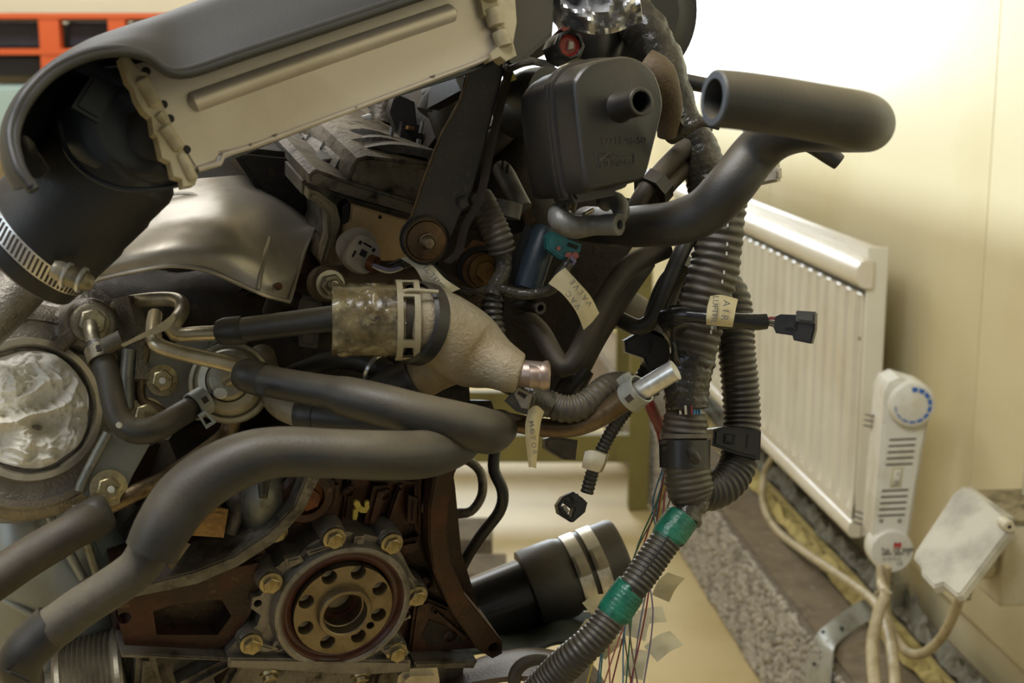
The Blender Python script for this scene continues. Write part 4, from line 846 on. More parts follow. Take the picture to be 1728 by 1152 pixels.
# dark bowl inside (lower housing) : lofted basin
obj('lid_shade_sheet', MB().pixprism(view_frame(120, 200, .80, yaw=8), [(260, 84), (200, 84), (130, 95), (70, 135), (35, 185), (18, 240), (22, 280), (60, 318), (110, 300), (200, 325), (320, 312)], -.01, 0, bev=.002), M['black'], ab)  # black sheet standing in for the darkness inside the lid
BF = Fr(P(205, 215, .765), (SFc.n*.75-ray(205, 215).normalized()*.5).normalized(), U)
basin = [(204, 100), (250, 120), (280, 190), (306, 296), (300, 312), (258, 320), (208, 320), (160, 304), (124, 270), (103, 232), (98, 190), (110, 150), (150, 112)]
bp_ = [BF.l2(x, y) for x, y in basin]; bcx = sum(a for a, _ in bp_)/len(bp_); bcy = sum(b for _, b in bp_)/len(bp_)
def bring(k, z): return [BF.w(bcx+(a-bcx)*k, bcy+(b-bcy)*k, z) for a, b in closed_spline(bp_, 5)]
def ringshell(rings):
    mb = MB(); n = len(rings[0]); vs = [p for r in rings for p in r]; fs = [(j*n+i, j*n+(i+1) % n, (j+1)*n+(i+1) % n, (j+1)*n+i) for j in range(len(rings)-1) for i in range(n)]
    fs.append(tuple(range(n-1, -1, -1))); return mb.add(vs, fs)
obj('lower_bowl', ringshell([bring(.35, .0045), bring(.62, .004), bring(.80, .001), bring(.90, -.004), bring(.96, -.010), bring(.985, -.02), bring(.97, -.04)]), M['bowl'], ab, ang=180)
p_ = spline([P(99, 205, .748), P(108, 245, .745), P(130, 278, .742), P(162, 303, .740), P(208, 319, .742), P(262, 319, .748), P(302, 311, .755)], 6); obj('bowl_lip', MB().sweep(p_, [.0016]*len(p_), 10), M['bowl'], ab)
kb = Fr(BF.hit(158, 170), BF.n, Matrix.Rotation(rad(-25), 3, BF.n) @ BF.y)
obj('latch_block', MB().prism(kb, [(-.009, -.010), (.007, -.011), (.008, .010), (-.007, .011)], -.01, .0085, bev=.0022), M['bowl'], ab)
obj('latch_shelf', MB().prism(kb, [(-.016, .009), (.010, .010), (.012, .018), (-.014, .018)], -.01, .006, bev=.002), M['bowl'], ab)
# black end of the housing at the right and its underside
mb = MB().pixprism(Fr(on(880, 40, -.015), SFc.n, SFc.y), [(855, -80), (950, -110), (938, 30), (936, 58), (872, 116), (852, 112), (862, 40)], -.10, 0, bev=.003); obj('housing_end', mb, M['plastic'], ab)
mb = MB().loft([[on(224, 112, -.012), on(500, 70, -.012), on(860, -20, -.012)], [on(224, 112, -.16), on(500, 70, -.16), on(860, -20, -.16)]], .002, (3, 3)); 
mb = MB().loft([[on(335, 282, -.01), on(600, 178, -.01), on(862, 90, -.01)], [on(320, 250, -.07), on(600, 150, -.07), on(862, 70, -.07)], [on(330, 150, -.10), on(600, 90, -.10), on(862, 10, -.10)]], .002, (4, 4)); obj('housing_underside', mb, M['bowl'], ab)

# ---------------------------------------------------------------- intake rubber duct with worm clamp
dk = thing('intake_duct', P(100, 330, .76), 'fat black rubber intake duct with slotted steel band clamp', 'duct')
A_, B_ = P(215, 250, .80), P(60, 390, .80); ax = (B_-A_).normalized()
ax = (ax + V((0, .16, 0))).normalized()
DF = Fr(P(92, 378, .80), ax, V((0, 1, 0)))
rr = .0375
mb = MB(); prof = [(.024, -.085), (.027, -.08), (.0275, -.064), (.033, -.060), (.0345, -.056), (.0348, -.040), (.036, -.037), (.0362, -.018), (rr, -.014), (rr, .026), (rr-.003, .028), (rr-.004, .0)]
mb.lathe(DF, prof, 64); obj('duct_sleeve', mb, M['rubber_dark'], dk)
mb = MB().lathe(DF, [(rr+.0003, .006), (rr+.0012, .006), (rr+.0012, .0165), (rr+.0003, .0165)], 72, close=True); bd = obj('clamp_band', mb, M['chrome'], dk)
vq = CAM-DF.o; aq = math.atan2(vq.dot(DF.y), vq.dot(DF.x))
for i in range(32):
    a = aq+math.radians((i-16)*4.4); c = DF.w((rr+.0013)*math.cos(a), (rr+.0013)*math.sin(a), .0113); nr = (DF.x*math.cos(a)+DF.y*math.sin(a))
    f = Fr(c, nr, (DF.n+nr.cross(DF.n)*.35)); mb = MB().prism(f, [(-.0006, -.0045), (.0006, -.0045), (.0006, .0045), (-.0006, .0045)], -.0004, .0003); obj('band_slot', mb, M['slot'], bd)
c0 = P(122, 468, .775); mb = MB(); mb.sweep([P(100, 458, .765), P(110, 463, .762), P(138, 472, .764), P(150, 478, .768)], [.004, .0058, .0058, .0045], 18); cs = obj('screw_housing', mb, M['nut'], dk)
mb = MB(); mb.lathe(Fr(P(98, 456, .762), (P(98, 456, .762)-P(140, 474, .766)).normalized()), [(0, .004), (.0042, .0035), (.0055, 0), (.0055, -.004)], 20); obj('screw_head', mb, M['machined'], cs)
for i in (0, 1):
    mb = MB(); cc_ = P(112+26*i, 464+8*i, .763); f = Fr(cc_, (P(150, 480, .77)-P(100, 460, .77)).normalized()); mb.lathe(f, [(.0058, -.0012), (.0072, -.0008), (.0072, .0008), (.0058, .0012)], 24); obj('housing_rib', mb, M['chrome'], cs)
mb = MB().loft([[P(28, 220, .70), P(40, 232, .70), P(52, 245, .705)], [P(42, 262, .70), P(55, 268, .70), P(66, 258, .70)], [P(50, 300, .70), P(70, 300, .70), P(84, 285, .70)]], .002, (4, 4)); o = obj('torn_flap', mb, M['rubber_dark'], dk)
mb = MB(); p_, r_ = path([(-40, 560, .86, 44), (0, 520, .87, 44), (50, 470, .88, 42), (90, 430, .90, 40)]); mb.sweep(p_, r_, 24); o = obj('crossover_pipe', mb, M['turbo']); tag(o, 'dull dark metal pipe crossing behind the steel band clamp, left edge', 'pipe')

# ---------------------------------------------------------------- zinc bracket, strut, actuator
zb_ = thing('actuator_bracket', P(260, 660, .94), 'green grey zinc bracket with two yellow bolts beside the turbo', 'bracket')
ZF = view_frame(260, 660, .935, yaw=6, tilt=2)
mb = MB().pixprism(ZF, [(222, 590), (244, 586), (300, 600), (335, 620), (340, 690), (310, 705), (285, 742), (215, 735), (212, 690), (240, 640)], -.006, 0, bev=.001); obj('bracket_plate', mb, M['zinc'], zb_)
p_ = [ZF.hit(x, y)+ZF.n*.002 for x, y in [(224, 588), (244, 588), (240, 620), (236, 650), (240, 676), (262, 688), (280, 702), (284, 720)]]; mb = MB().sweep(spline(p_, 5), [.0035]*36, 10); obj('flanged_edge', mb, M['steel_rust'], zb_)
p_ = [ZF.hit(x, y)+ZF.n*.006 for x, y in [(216, 590), (212, 640), (214, 690)]]; mb = MB().sweep(spline(p_, 5), [.0045]*11, 12); obj('turned_flange', mb, M['zinc'], zb_)
bolt(ZF.at(273, 642, .001), .0072, 'bolt', M['bolt'], zb_, 1.45); bolt(ZF.at(246, 702, .001), .0085, 'bolt', M['bolt'], zb_, 1.45)
for b_, xy in ((0, (272, 643)), (1, (248, 706))):
    mb = MB().lathe(ZF.at(*xy, .0078), [(0, .0006), (.0022, .0003), (.0026, -.001)], 9); obj('white_dab', mb, M['white_dot'], zb_)
st_ = thing('strut', P(190, 780, .90), 'flat green grey strut with one yellow bolt at its lower end', 'strut')
S2 = view_frame(190, 780, .895, yaw=4, tilt=-4)
mb = MB().pixprism(S2, [(216, 700), (262, 718), (252, 752), (224, 802), (214, 824), (198, 840), (168, 845), (146, 838), (132, 826), (140, 800), (180, 740)], -.005, 0, bev=.0008); obj('strut_plate', mb, M['zinc'], st_)
p_ = [S2.hit(x, y)+S2.n*.001 for x, y in [(182, 730), (158, 775), (138, 815), (134, 828)]]; mb = MB().sweep(spline(p_, 5), [.0032]*16, 10); obj('folded_edge', mb, M['zinc'], st_)
bolt(S2.at(183, 823, .0005), .0078, 'bolt', M['bolt'], st_, 1.5)
mb = MB().lathe(S2.at(186, 824, .0082), [(0, .0006), (.0022, .0003), (.0026, -.001)], 9); obj('white_dab', mb, M['white_dot'], st_)
mb = MB(); mb.sweep([P(128, 850, .91), P(136, 870, .91), P(148, 920, .93), P(170, 990, .95)], [.003]*4, 8); o = obj('clip_wire', mb, M['zinc']); tag(o, 'thin bent grey edge strip hanging below the strut bolt', 'strip')
ac = thing('vacuum_actuator', P(388, 645, .93), 'round stepped dull metal vacuum actuator marked in the middle', 'actuator')
AF = view_frame(388, 645, .925, yaw=-6, tilt=8)
k_ = .925/F
mb = MB().lathe(AF, [(0, -.022), (64*k_, -.02), (68*k_, -.006), (70*k_, -.002), (68*k_, .001), (62*k_, .002), (58*k_, .0005), (55*k_, .006), (50*k_, .010), (38*k_, .012), (36*k_, .0105), (34*k_, .014), (30*k_, .016), (14*k_, .017), (0, .017)], 64); obj('diaphragm_can', mb, M['can_zinc'], ac)
mb = MB(); p_ = [AF.w(.0, .0, .012), AF.w(.006, .002, .022), AF.w(.018, .003, .024)]; mb.sweep(p_, [.0065, .006, .0055], 16); obj('hose_stub', mb, M['steel'], ac)
text('2LQ', AF, -.0105, -.003, .0072, M['ink'], ac, roll=-80, zoff=.0135)
mb = MB().lathe(Fr(AF.w(-.004, -.009, .0166), AF.n), [(0, .0006), (.004, .0004), (.005, -.001)], 9, sq=.8); obj('white_dab', mb, M['white_dot'], ac)
mb = MB().pixprism(view_frame(290, 620, .945), [(228, 592), (330, 570), (372, 560), (372, 575), (330, 600), (300, 625), (280, 610)], -.004, 0, bev=.0006); o = obj('shield_plate', mb, M['zinc']); tag(o, 'thin grey plate tucked between the twin pipes and the actuator', 'plate')

# ---------------------------------------------------------------- metal pipes
def tube(name, px, m, label, cat='pipe', n=16, parent=None, group=None, **k):
    o = obj(name, hose_mb(px, n, **k), m, parent)
    if parent is None: tag(o, label, cat, group)
    return o
tube('metal_pipe', [(195, 520, .96, 12), (215, 511, .95, 12), (250, 506, .93, 12.5), (290, 505, .92, 12.5), (306, 512, .91, 12.5), (306, 527, .90, 12.5), (296, 543, .885, 13), (289, 556, .88, 13), (302, 565, .88, 13), (335, 563, .88, 13), (378, 561, .88, 13)], M['steel'], 'upper of the twin bent metal pipes, ending in the short straight hose')
tube('metal_pipe', [(262, 530, .88, 12), (259, 550, .87, 13), (262, 578, .86, 14), (285, 590, .86, 14), (330, 601, .86, 14), (380, 612, .86, 14), (412, 622, .86, 14)], M['steel'], 'lower of the twin bent metal pipes, running over the actuator')
tube('metal_pipe', [(160, 862, .90, 15), (190, 850, .90, 15), (230, 830, .90, 15), (270, 812, .91, 15), (320, 780, .93, 15), (380, 735, .95, 15), (392, 705, .95, 16)], M['steel_rust'], 'brown stained pipe leaving the dark left hose towards the actuator')
p = tube('metal_pipe', [(820, 706, .93, 17), (860, 712, .925, 16), (900, 719, .92, 16), (950, 723, .915, 16), (985, 716, .91, 17), (1015, 700, .905, 19), (1050, 676, .90, 20), (1075, 660, .895, 20)], M['steel_rust'], 'long stained metal pipe passing right under the housing to the harness')
hose_cl = obj('bright_pipe_end', hose_mb([(1060, 672, .90, 17), (1090, 654, .893, 18), (1126, 632, .887, 18), (1140, 624, .885, 18)], 20), M['chrome'], p)
def spring_clamp(name, px, py, d, axis, r, wdt, m, label, ears=None, parent=None):
    f = Fr(P(px, py, d), axis)
    mb = MB().lathe(f, [(r, -wdt/2), (r+.0012, -wdt/2), (r+.0012, wdt/2), (r, wdt/2)], 40, close=True)
    t_ = obj(name, mb, m, parent)
    if parent is None: tag(t_, label, 'hose clamp')
    if ears:
        for e in ears:
            mb = MB().prism(Fr(f.w(0, 0, 0), f.n, f.y), [(e[0], e[1]), (e[0]+e[2], e[1]), (e[0]+e[2], e[1]+e[3]), (e[0], e[1]+e[3])], -wdt*.3, wdt*.3, bev=.0004); obj('clamp_ear', mb, m, t_)
    return t_
def axis_of(a, b): return (P(*b)-P(*a)).normalized()
def facing_window(f_axis, pos, r, wd_, le, m, par, ang=0):
    """dark slot on the side of a clamp that faces the camera"""
    v = (CAM-pos).normalized(); v = (v-f_axis*v.dot(f_axis)).normalized(); v = Matrix.Rotation(rad(ang), 3, f_axis) @ v
    f = Fr(pos+v*(r+.0013), v, f_axis); mb = MB().prism(f, [(-le/2, -wd_/2), (le/2, -wd_/2), (le/2, wd_/2), (-le/2, wd_/2)], -.001, .0003, bev=.0001); return obj('clamp_slot', mb, m, par)
ax1 = axis_of((1060, 680, .9), (1095, 652, .89)); c = spring_clamp('spring_clamp', 1072, 664, .897, ax1, .0088, .012, M['galv'], 'dull galvanised spring clamp on the pipe beside the harness', ears=[(-.004, .008, .008, .006)])
facing_window(ax1, P(1072, 664, .897), .0088, .005, .004, M['slot'], c)

# ---------------------------------------------------------------- coolant and vacuum hoses
cs2 = tube('coolant_hose', [(795, 715, .90, 36), (770, 745, .865, 40), (720, 765, .83, 41), (650, 768, .80, 42), (560, 765, .79, 42), (480, 762, .785, 43), (420, 772, .78, 46), (360, 800, .775, 49), (310, 840, .77, 50), (275, 890, .765, 48), (255, 930, .765, 45)], M['rubber'], 'thick grey black coolant hose arching in front of the block', 'hose', n=32)
tube('inner_hose', [(262, 905, .775, 36), (235, 955, .775, 35), (190, 990, .775, 35), (140, 1022, .775, 35), (95, 1055, .775, 36), (70, 1070, .776, 37)], M['rubber_weave'], '', n=28, parent=cs2)
tube('hose_end', [(92, 1052, .776, 38), (60, 1082, .775, 39), (42, 1100, .775, 39), (34, 1125, .78, 37), (40, 1150, .80, 34)], M['rubber_dark'], '', n=28, parent=cs2)
mb = MB().sweep([P(0, 1128, .775), P(20, 1135, .755), P(50, 1150, .76)], [.0008]*3, 6); obj('tie_wire', mb, M['black'], cs2)
h2_ = tube('coolant_hose', [(-40, 1000, .84, 35), (0, 972, .845, 35), (40, 945, .85, 34), (90, 915, .855, 33), (130, 892, .86, 31), (160, 876, .87, 31)], M['rubber_brown'], 'dark brown hose entering at the left edge onto the stained pipe', 'hose', n=28)
tube('hose_collar', [(118, 898, .862, 31.5), (130, 890, .863, 34), (150, 880, .87, 34.5), (172, 866, .875, 34), (184, 860, .877, 28)], M['rubber_dark'], '', n=28, parent=h2_)
h3 = tube('vacuum_hose', [(160, 583, .885, 18), (172, 605, .88, 20), (184, 640, .875, 21), (192, 680, .87, 21.5), (205, 712, .868, 22), (232, 728, .866, 22), (265, 722, .868, 22), (300, 702, .88, 21), (330, 684, .90, 20), (345, 675, .915, 19), (356, 668, .93, 18)], M['rubber'], 'grey rubber hose looping from the banjo fitting down to the actuator', 'hose', n=24)
mb = MB().lathe(view_frame(201, 717, .842), [(0, .0008), (.0014, .0006), (.002, -.0005)], 10); obj('white_dab', mb, M['white_dot'], h3)
axc = axis_of((168, 590, .882), (176, 615, .878)); c = spring_clamp('spring_clamp', 170, 598, .88, axc, .0079, .009, M['nut'], 'silver spring clamp at the top of the looping rubber hose'); facing_window(axc, P(170, 598, .88), .0079, .004, .003, M['slot'], c)
axc = axis_of((320, 690, .89), (350, 672, .90)); c = spring_clamp('spring_clamp', 335, 681, .895, axc, .0080, .010, M['galv'], 'silver spring clamp with square ears below the actuator')
facing_window(axc, P(335, 681, .895), .0080, .004, .004, M['slot'], c)
mb = MB().pixprism(view_frame(350, 705, .885), [(333, 700), (345, 692), (366, 712), (348, 724)], -.004, 0, holes=[[view_frame(350, 705, .885).l2(x, y) for x, y in [(341, 703), (347, 699), (357, 711), (348, 716)]]], bev=.0003); obj('clamp_ear', mb, M['galv'], c)
c = spring_clamp('spring_clamp', 192, 577, .87, axis_of((180, 585, .87), (210, 570, .87)), .004, .012, M['dark_grey_plug'], 'small grey clip holding the tag against the banjo hose')
h4 = tube('heater_hose', [(368, 560, .88, 17), (410, 556, .875, 20.5), (450, 551, .87, 21), (500, 545, .865, 22), (560, 538, .86, 23), (600, 535, .86, 24)], M['rubber'], 'short straight rubber hose from the upper pipe into the taped joint', 'hose', n=26)
tube('hose_collar', [(370, 561, .879, 21), (374, 560, .879, 23.5), (384, 559, .878, 24), (410, 557, .876, 24.5), (413, 556, .876, 21)], M['rubber_dark'], '', n=26, parent=h4)
h5 = tube('heater_hose', [(404, 631, .858, 20), (440, 640, .855, 26), (480, 648, .85, 27), (530, 657, .845, 28), (560, 662, .842, 29), (580, 668, .84, 34), (640, 682, .835, 36), (700, 698, .835, 37), (760, 712, .84, 38), (800, 722, .85, 39), (826, 728, .875, 38), (842, 722, .91, 32)], M['rubber'], 'long rubber hose from the lower pipe bending down under the cast housing', 'hose', n=30)
tube('hose_collar', [(402, 630, .859, 22), (406, 631, .858, 27), (420, 634, .857, 29), (446, 641, .856, 29.5), (448, 641, .856, 25)], M['rubber_dark'], '', n=28, parent=h5)
mb = MB().pixprism(view_frame(436, 655, .83), [(428, 648), (448, 652), (446, 668), (430, 664)], -.01, .0, bev=.0008); obj('clamp_tail', mb, M['rubber_dark'], h5)
h6 = tube('coolant_hose', [(505, 700, .91, 27), (540, 702, .905, 29), (600, 708, .90, 30), (660, 712, .90, 31), (720, 712, .90, 31)], M['rubber_dark'], 'dark hose on the grey elbow hidden between the two larger hoses', 'hose', n=24)
tube('hose_collar', [(508, 699, .909, 29), (512, 700, .908, 31), (535, 701, .906, 31.5), (540, 702, .905, 29)], M['rubber_dark'], '', parent=h6, n=24)
o = tube('elbow_pipe', [(440, 600, .96, 24), (452, 640, .94, 25), (475, 680, .92, 26), (515, 700, .91, 25)], M['cast'], 'pale grey cast elbow leading into the dark hidden hose', 'pipe', n=22)
o = tube('vacuum_hose', [(440, 660, .97, 15), (520, 620, .95, 17), (580, 605, .93, 18), (640, 620, .92, 20), (680, 650, .92, 20)], M['rubber_dark'], 'dark rubber hose curving under the taped joint', 'hose')
mb = MB().lathe(Fr(P(628, 622, .915), axis_of((600, 607, .92), (650, 635, .915))), [(.0088, -.0015), (.0098, -.001), (.0098, .001), (.0088, .0015)], 30, close=True); tag(obj('wire_clamp', mb, M['chrome']), 'thin bright wire clamp below the taped joint', 'hose clamp')
# foreground hose
fh = tube('breather_hose', [(1206, 166, .655, 49), (1250, 170, .66, 49), (1320, 180, .67, 49), (1400, 194, .68, 49), (1445, 203, .69, 50), (1462, 208, .72, 48), (1455, 212, .76, 45), (1410, 214, .80, 43), (1350, 216, .83, 41), (1305, 232, .85, 40), (1272, 262, .86, 40), (1232, 314, .86, 41), (1190, 356, .87, 40), (1140, 376, .88, 38), (1090, 381, .90, 36), (1040, 383, .93, 33), (990, 378, .97, 30)], M['rubber'], 'big out of focus black hose whose open mouth points left, nearest the camera', 'hose', n=40, open_end=0, wall=.34)
tube('rubber_strap', [(1255, 222, .90, 10), (1320, 222, .90, 15), (1370, 242, .90, 17), (1400, 262, .90, 16), (1416, 274, .90, 14)], M['rubber_dark'], 'short black rubber tail poking out under the foreground hose', 'strap', open_end=1, wall=.3)
tube('support_rod', [(1110, 128, 1.0, 13), (1160, 138, 1.0, 13), (1220, 150, 1.0, 13)], M['rubber_dark'], 'dark rod passing behind the mouth of the foreground hose', 'rod')
# right side hoses
tube('water_hose', [(872, 530, .95, 15), (890, 540, .945, 17), (912, 562, .94, 18), (934, 600, .935, 18), (952, 620, .93, 18), (972, 602, .93, 18), (1000, 545, .935, 18), (1030, 490, .94, 18), (1056, 455, .945, 18), (1084, 436, .95, 18), (1125, 420, .96, 16)], M['rubber_brown'], 'dusty brown U shaped hose right of the cast housing', 'hose', n=22)
tube('water_hose', [(1040, 534, .97, 12), (1058, 545, .965, 14), (1080, 552, .96, 14), (1100, 540, .955, 14), (1114, 512, .95, 14), (1132, 466, .945, 14), (1155, 415, .945, 14), (1175, 380, .96, 14)], M['rubber_dark'], 'slim black bent hose just left of the wiring trunk', 'hose', n=20)
tube('water_hose', [(968, 640, .965, 20), (1000, 575, .965, 21), (1030, 525, .965, 21), (1060, 480, .97, 20), (1090, 440, .98, 18)], M['rubber_brown'], 'straight brown tube lying beneath the U shaped hose', 'hose', n=20)
tube('water_hose', [(1065, 360, .93, 14), (1090, 320, .93, 15), (1120, 285, .94, 16), (1160, 245, .95, 16), (1190, 215, .97, 14)], M['rubber_brown'], 'brown hose climbing from the canister base, left of its twin', 'hose', n=18)
tube('water_hose', [(1100, 352, .94, 12), (1120, 322, .94, 14), (1150, 290, .95, 14), (1180, 262, .96, 14)], M['rubber_brown'], 'brown hose climbing beside the taped trunk, right of its twin', 'hose', n=18)
mb = MB().lathe(Fr(P(1103, 318, .935), axis_of((1090, 335, .93), (1120, 300, .94))), [(.0105, -.005), (.013, -.005), (.013, .005), (.0105, .005)], 8, close=True); tag(obj('hose_clip', mb, M['plastic']), 'black plastic clip joining the two climbing brown hoses', 'clip')
tube('rubber_pipe', [(870, 640, .99, 24), (900, 660, .97, 24), (918, 690, .96, 24)], M['plastic'], 'dark socket half hidden behind the copper tinted outlet', 'pipe')
mb = MB(); p_, r_ = path([(985, 620, .955, 20), (960, 660, .955, 24), (938, 700, .96, 26)]); mb.sweep(p_, r_, 18, disp=wrinkle(.08, 40)); tag(obj('rubber_boot', mb, M['plastic']), 'black shapeless rubber boot under the straight brown tube', 'boot')
tube('vent_tube', [(860, 770, 1.10, 10), (838, 740, 1.05, 10), (833, 790, 1.05, 10), (848, 828, 1.05, 10), (843, 862, 1.06, 10), (812, 903, 1.07, 10), (785, 945, 1.08, 10), (765, 990, 1.09, 10)][1:], M['rubber_dark'], 'thin black S shaped tube hanging right of the block', 'hose')
# small plastic fitting in front
ft = thing('hose_fitting', P(990, 378, .86), 'grey plastic hose fitting with round mouth below the canister', 'fitting')
obj('fitting_tube', hose_mb([(955, 352, .885, 17), (945, 360, .87, 20), (948, 374, .86, 21), (970, 383, .86, 20), (1000, 380, .86, 17.5), (1025, 379, .855, 18), (1045, 379, .85, 18.5)], 24, open_end=1, wall=.55), M['pipe_grey'], ft)
obj('fitting_branch', hose_mb([(1018, 344, .88, 15), (1030, 336, .875, 16), (1045, 345, .87, 16), (1048, 362, .865, 14), (1043, 372, .865, 12)], 20), M['pipe_grey'], ft)
for a, b in (((960, 352), (965, 330)), ((967, 356), (972, 333)), ((985, 362), (1000, 354))):
    obj('locating_pin', MB().sweep([P(*a, .86), P(*b, .865)], [.0016, .0015], 10), M['steel'], ft)
tube('small_stub', [(868, 518, .94, 10), (895, 516, .93, 11), (912, 520, .92, 11)], M['plastic'], 'small open black stub pipe under the vacuum valve tag', 'pipe', open_end=1, wall=.45)
tube('breather_pipe', [(845, 284, .96, 15), (852, 294, .955, 17), (868, 325, .95, 17), (882, 352, .945, 17)], M['pipe_grey'], 'pale blue grey tube with two pins left of the canister', 'pipe', n=22)
for x, y, q in ((848, 284, 'upper'), (856, 292, 'lower')): tag(obj('locating_pin', MB().sweep([P(x, y, .94), P(x+1, y-14, .935)], [.0011, .0010], 8), M['black']), 'tiny black pin, the '+q+' of two on the pale tube beside the canister', 'pin')
mb = MB().pixprism(view_frame(888, 372, .95), [(874, 352), (892, 346), (905, 372), (890, 382)], -.02, 0, bev=.002); tag(obj('pipe_bracket', mb, M['bronze']), 'brown bracket gripping the lower end of the pale tube', 'bracket')
# ---------------------------------------------------------------- black stay with bronze washer bolt
sy = thing('engine_stay', P(760, 300, .88), 'long black painted steel stay bolted to the head', 'stay')
YF = view_frame(770, 280, .89, yaw=12, tilt=-6)
left = [(795, 100), (776, 170), (745, 225), (716, 300), (694, 366), (680, 384)]
arc_ = [(717+42*math.cos(math.radians(a)), 404+42*math.sin(math.radians(a))) for a in range(200, -10, -18)]
mb = MB().pixprism(YF, left+arc_+[(772, 372), (796, 322), (817, 250), (838, 168), (853, 112), (852, 96)], -.0035, 0, bev=.001); obj('stay_plate', mb, M['stay'], sy)
p_ = [YF.hit(x, y)+YF.n*.004 for x, y in [(851, 112), (836, 170), (818, 250), (806, 310), (795, 345), (775, 380), (765, 420), (745, 440)]]
rows = [[q for q in p_], [q+YF.n*.006+YF.x*.004 for q in p_], [q-YF.n*.010+YF.x*.007 for q in p_]]
mb = MB().loft(rows, .002, (4, 1)); obj('stay_flange', mb, M['stay'], sy)
p_ = [YF.hit(x, y)+YF.n*.0008 for x, y in [(795, 100), (776, 170), (745, 225), (716, 300), (694, 366)]]; mb = MB().sweep(spline(p_, 4), [.0008]*17, 6); obj('worn_edge', mb, M['steel_rust'], sy)
mb = MB().pixprism(YF, [(772, 334), (786, 330), (790, 345), (780, 352), (772, 346)], 0, .004, bev=.0008); obj('stay_tab', mb, M['stay'], sy)
wf = YF.at(718, 405, .002)
mb = MB().lathe(wf, [(0, 0), (.0145, 0), (.0147, -.004), (.0128, .0), (.0122, .0015), (.0115, .0018), (0, .0018)], 48); obj('bronze_washer', mb, M['bronze'], sy)
mb = MB().lathe(wf, [(.0150, -.002), (.0155, .001), (.0142, .002), (.0136, -.001)], 48); obj('bushing', mb, M['rubber_dark'], sy)
mb = MB().hexa(wf, .0058, .0015, .006, .4); mb.lathe(wf, [(.0048, .006), (.0046, .009), (.003, .0115), (0, .0122)], 20); obj('dome_nut', mb, M['bronze_nut'], sy)
mb = MB().pixprism(view_frame(868, 130, .90), [(848, 128), (866, 120), (872, 134), (852, 142)], -.004, 0, bev=.001); tag(obj('yellow_clip', mb, M['yellow']), 'small yellow green clip beside the top of the stay', 'clip')
mb = MB(); p_ = spline([P(852, 112, .87), P(860, 116, .87), P(880, 108, .86), P(900, 104, .86)], 4); mb.sweep(p_, [.0022]*len(p_), 8); tag(obj('bracket_wire', mb, M['stay']), 'thin black wire bridging from stay to canister', 'wire')
# cast lever arm and stud
lv = thing('cast_arm', P(640, 465, .93), 'brown cast arm behind the taped joint with nut at its left end', 'arm')
mb = MB(); p_, r_ = path([(553, 462, .96, 20), (556, 476, .95, 28), (600, 470, .95, 26), (680, 468, .95, 28), (760, 490, .955, 26), (800, 520, .96, 26)]); mb.sweep(p_, r_, 22); mb.lathe(view_frame(556, 478, .935, yaw=10), [(0, -.02), (.0125, -.02), (.0118, .0), (0, .0)], 24); obj('arm_casting', mb, M['cast_tan2'], lv, rem=.0014)
nf = view_frame(557, 480, .928, yaw=14)
mb = MB().lathe(nf, [(0, 0), (.0095, 0), (.0095, .0018), (0, .0018)], 30); obj('washer', mb, M['machined'], lv)
mb = MB().hexa(nf, .0072, .0018, .0075, .2); obj('nut', mb, M['nut'], lv)
mb = MB().lathe(nf, [(0, .0135), (.0026, .0132), (.003, .012), (.003, .0075)], 16); obj('stud', mb, M['machined'], lv)
for i in range(4): mb = MB().lathe(nf, [(.003, .008+i*.0013), (.0034, .0085+i*.0013), (.003, .009+i*.0013)], 16); obj('thread', mb, M['nut'], lv)
# knock of dark body right of arm: embossed casting number
text('(_)8', Fr(P(790, 512, .945), -ray(790, 512)), 0, 0, .012, M['cast_tan2'], lv, name='casting_mark', ext=.0004)
# round grey sensor plug
sp_ = thing('sensor_plug', P(610, 425, .93), 'round pale grey sensor plug with cross shaped socket', 'sensor')
pf = view_frame(604, 415, .945, yaw=10, tilt=6)
mb = MB().lathe(pf, [(0, -.012), (.013, -.012), (.013, -.006), (.0125, -.005), (.013, -.004), (.013, 0), (.0125, .002), (.010, .003), (0, .003)], 36); obj('plug_collar', mb, M['grey_plug'], sp_)
pf2 = view_frame(612, 428, .935, yaw=12, tilt=8, roll=-28)
mb = MB().prism(pf2, closed_spline([(-.0095, -.008), (-.010, .006), (-.004, .011), (.006, .010), (.011, .003), (.010, -.008), (.004, -.012), (-.004, -.012)], 4), -.008, .002, bev=.001); pb_ = obj('plug_body', mb, M['grey_plug'], sp_)
for q in ([(-.0022, -.0022), (.0022, -.0022), (.0022, .0022), (-.0022, .0022)], [(-.006, .004), (-.004, .004), (-.004, .0065), (-.006, .0065)], [(.004, .004), (.006, .004), (.006, .0065), (.004, .0065)], [(-.006, -.0055), (-.0045, -.0055), (-.0045, -.001), (-.006, -.001)], [(.0045, -.005), (.006, -.005), (.006, -.001), (.0045, -.001)], [(-.003, .0055), (.003, .0055), (.003, .0068), (-.003, .0068)]):
    mb = MB().prism(pf2, q, .001, .0026); obj('socket_slot', mb, M['black'], pb_)
mb = MB(); mb.lathe(Fr(P(630, 445, .93), axis_of((620, 438, .93), (650, 452, .925))), [(0, -.003), (.0055, -.003), (.0055, .002), (.003, .0022), (0, .002)], 20); obj('red_seal', mb, M['rustbolt'], sp_)
mb = MB(); p_ = spline([P(630, 447, .925), P(645, 452, .92), P(662, 455, .92), P(685, 447, .925)], 4); mb.sweep(p_, [.0013]*len(p_), 8); obj('purple_wire', mb, M['purple'], sp_)
mb = MB(); p_ = spline([P(630, 449, .926), P(645, 456, .922), P(662, 458, .922), P(685, 449, .925)], 4); mb.sweep(p_, [.0012]*len(p_), 8); obj('white_wire', mb, M['paper_white'], sp_)
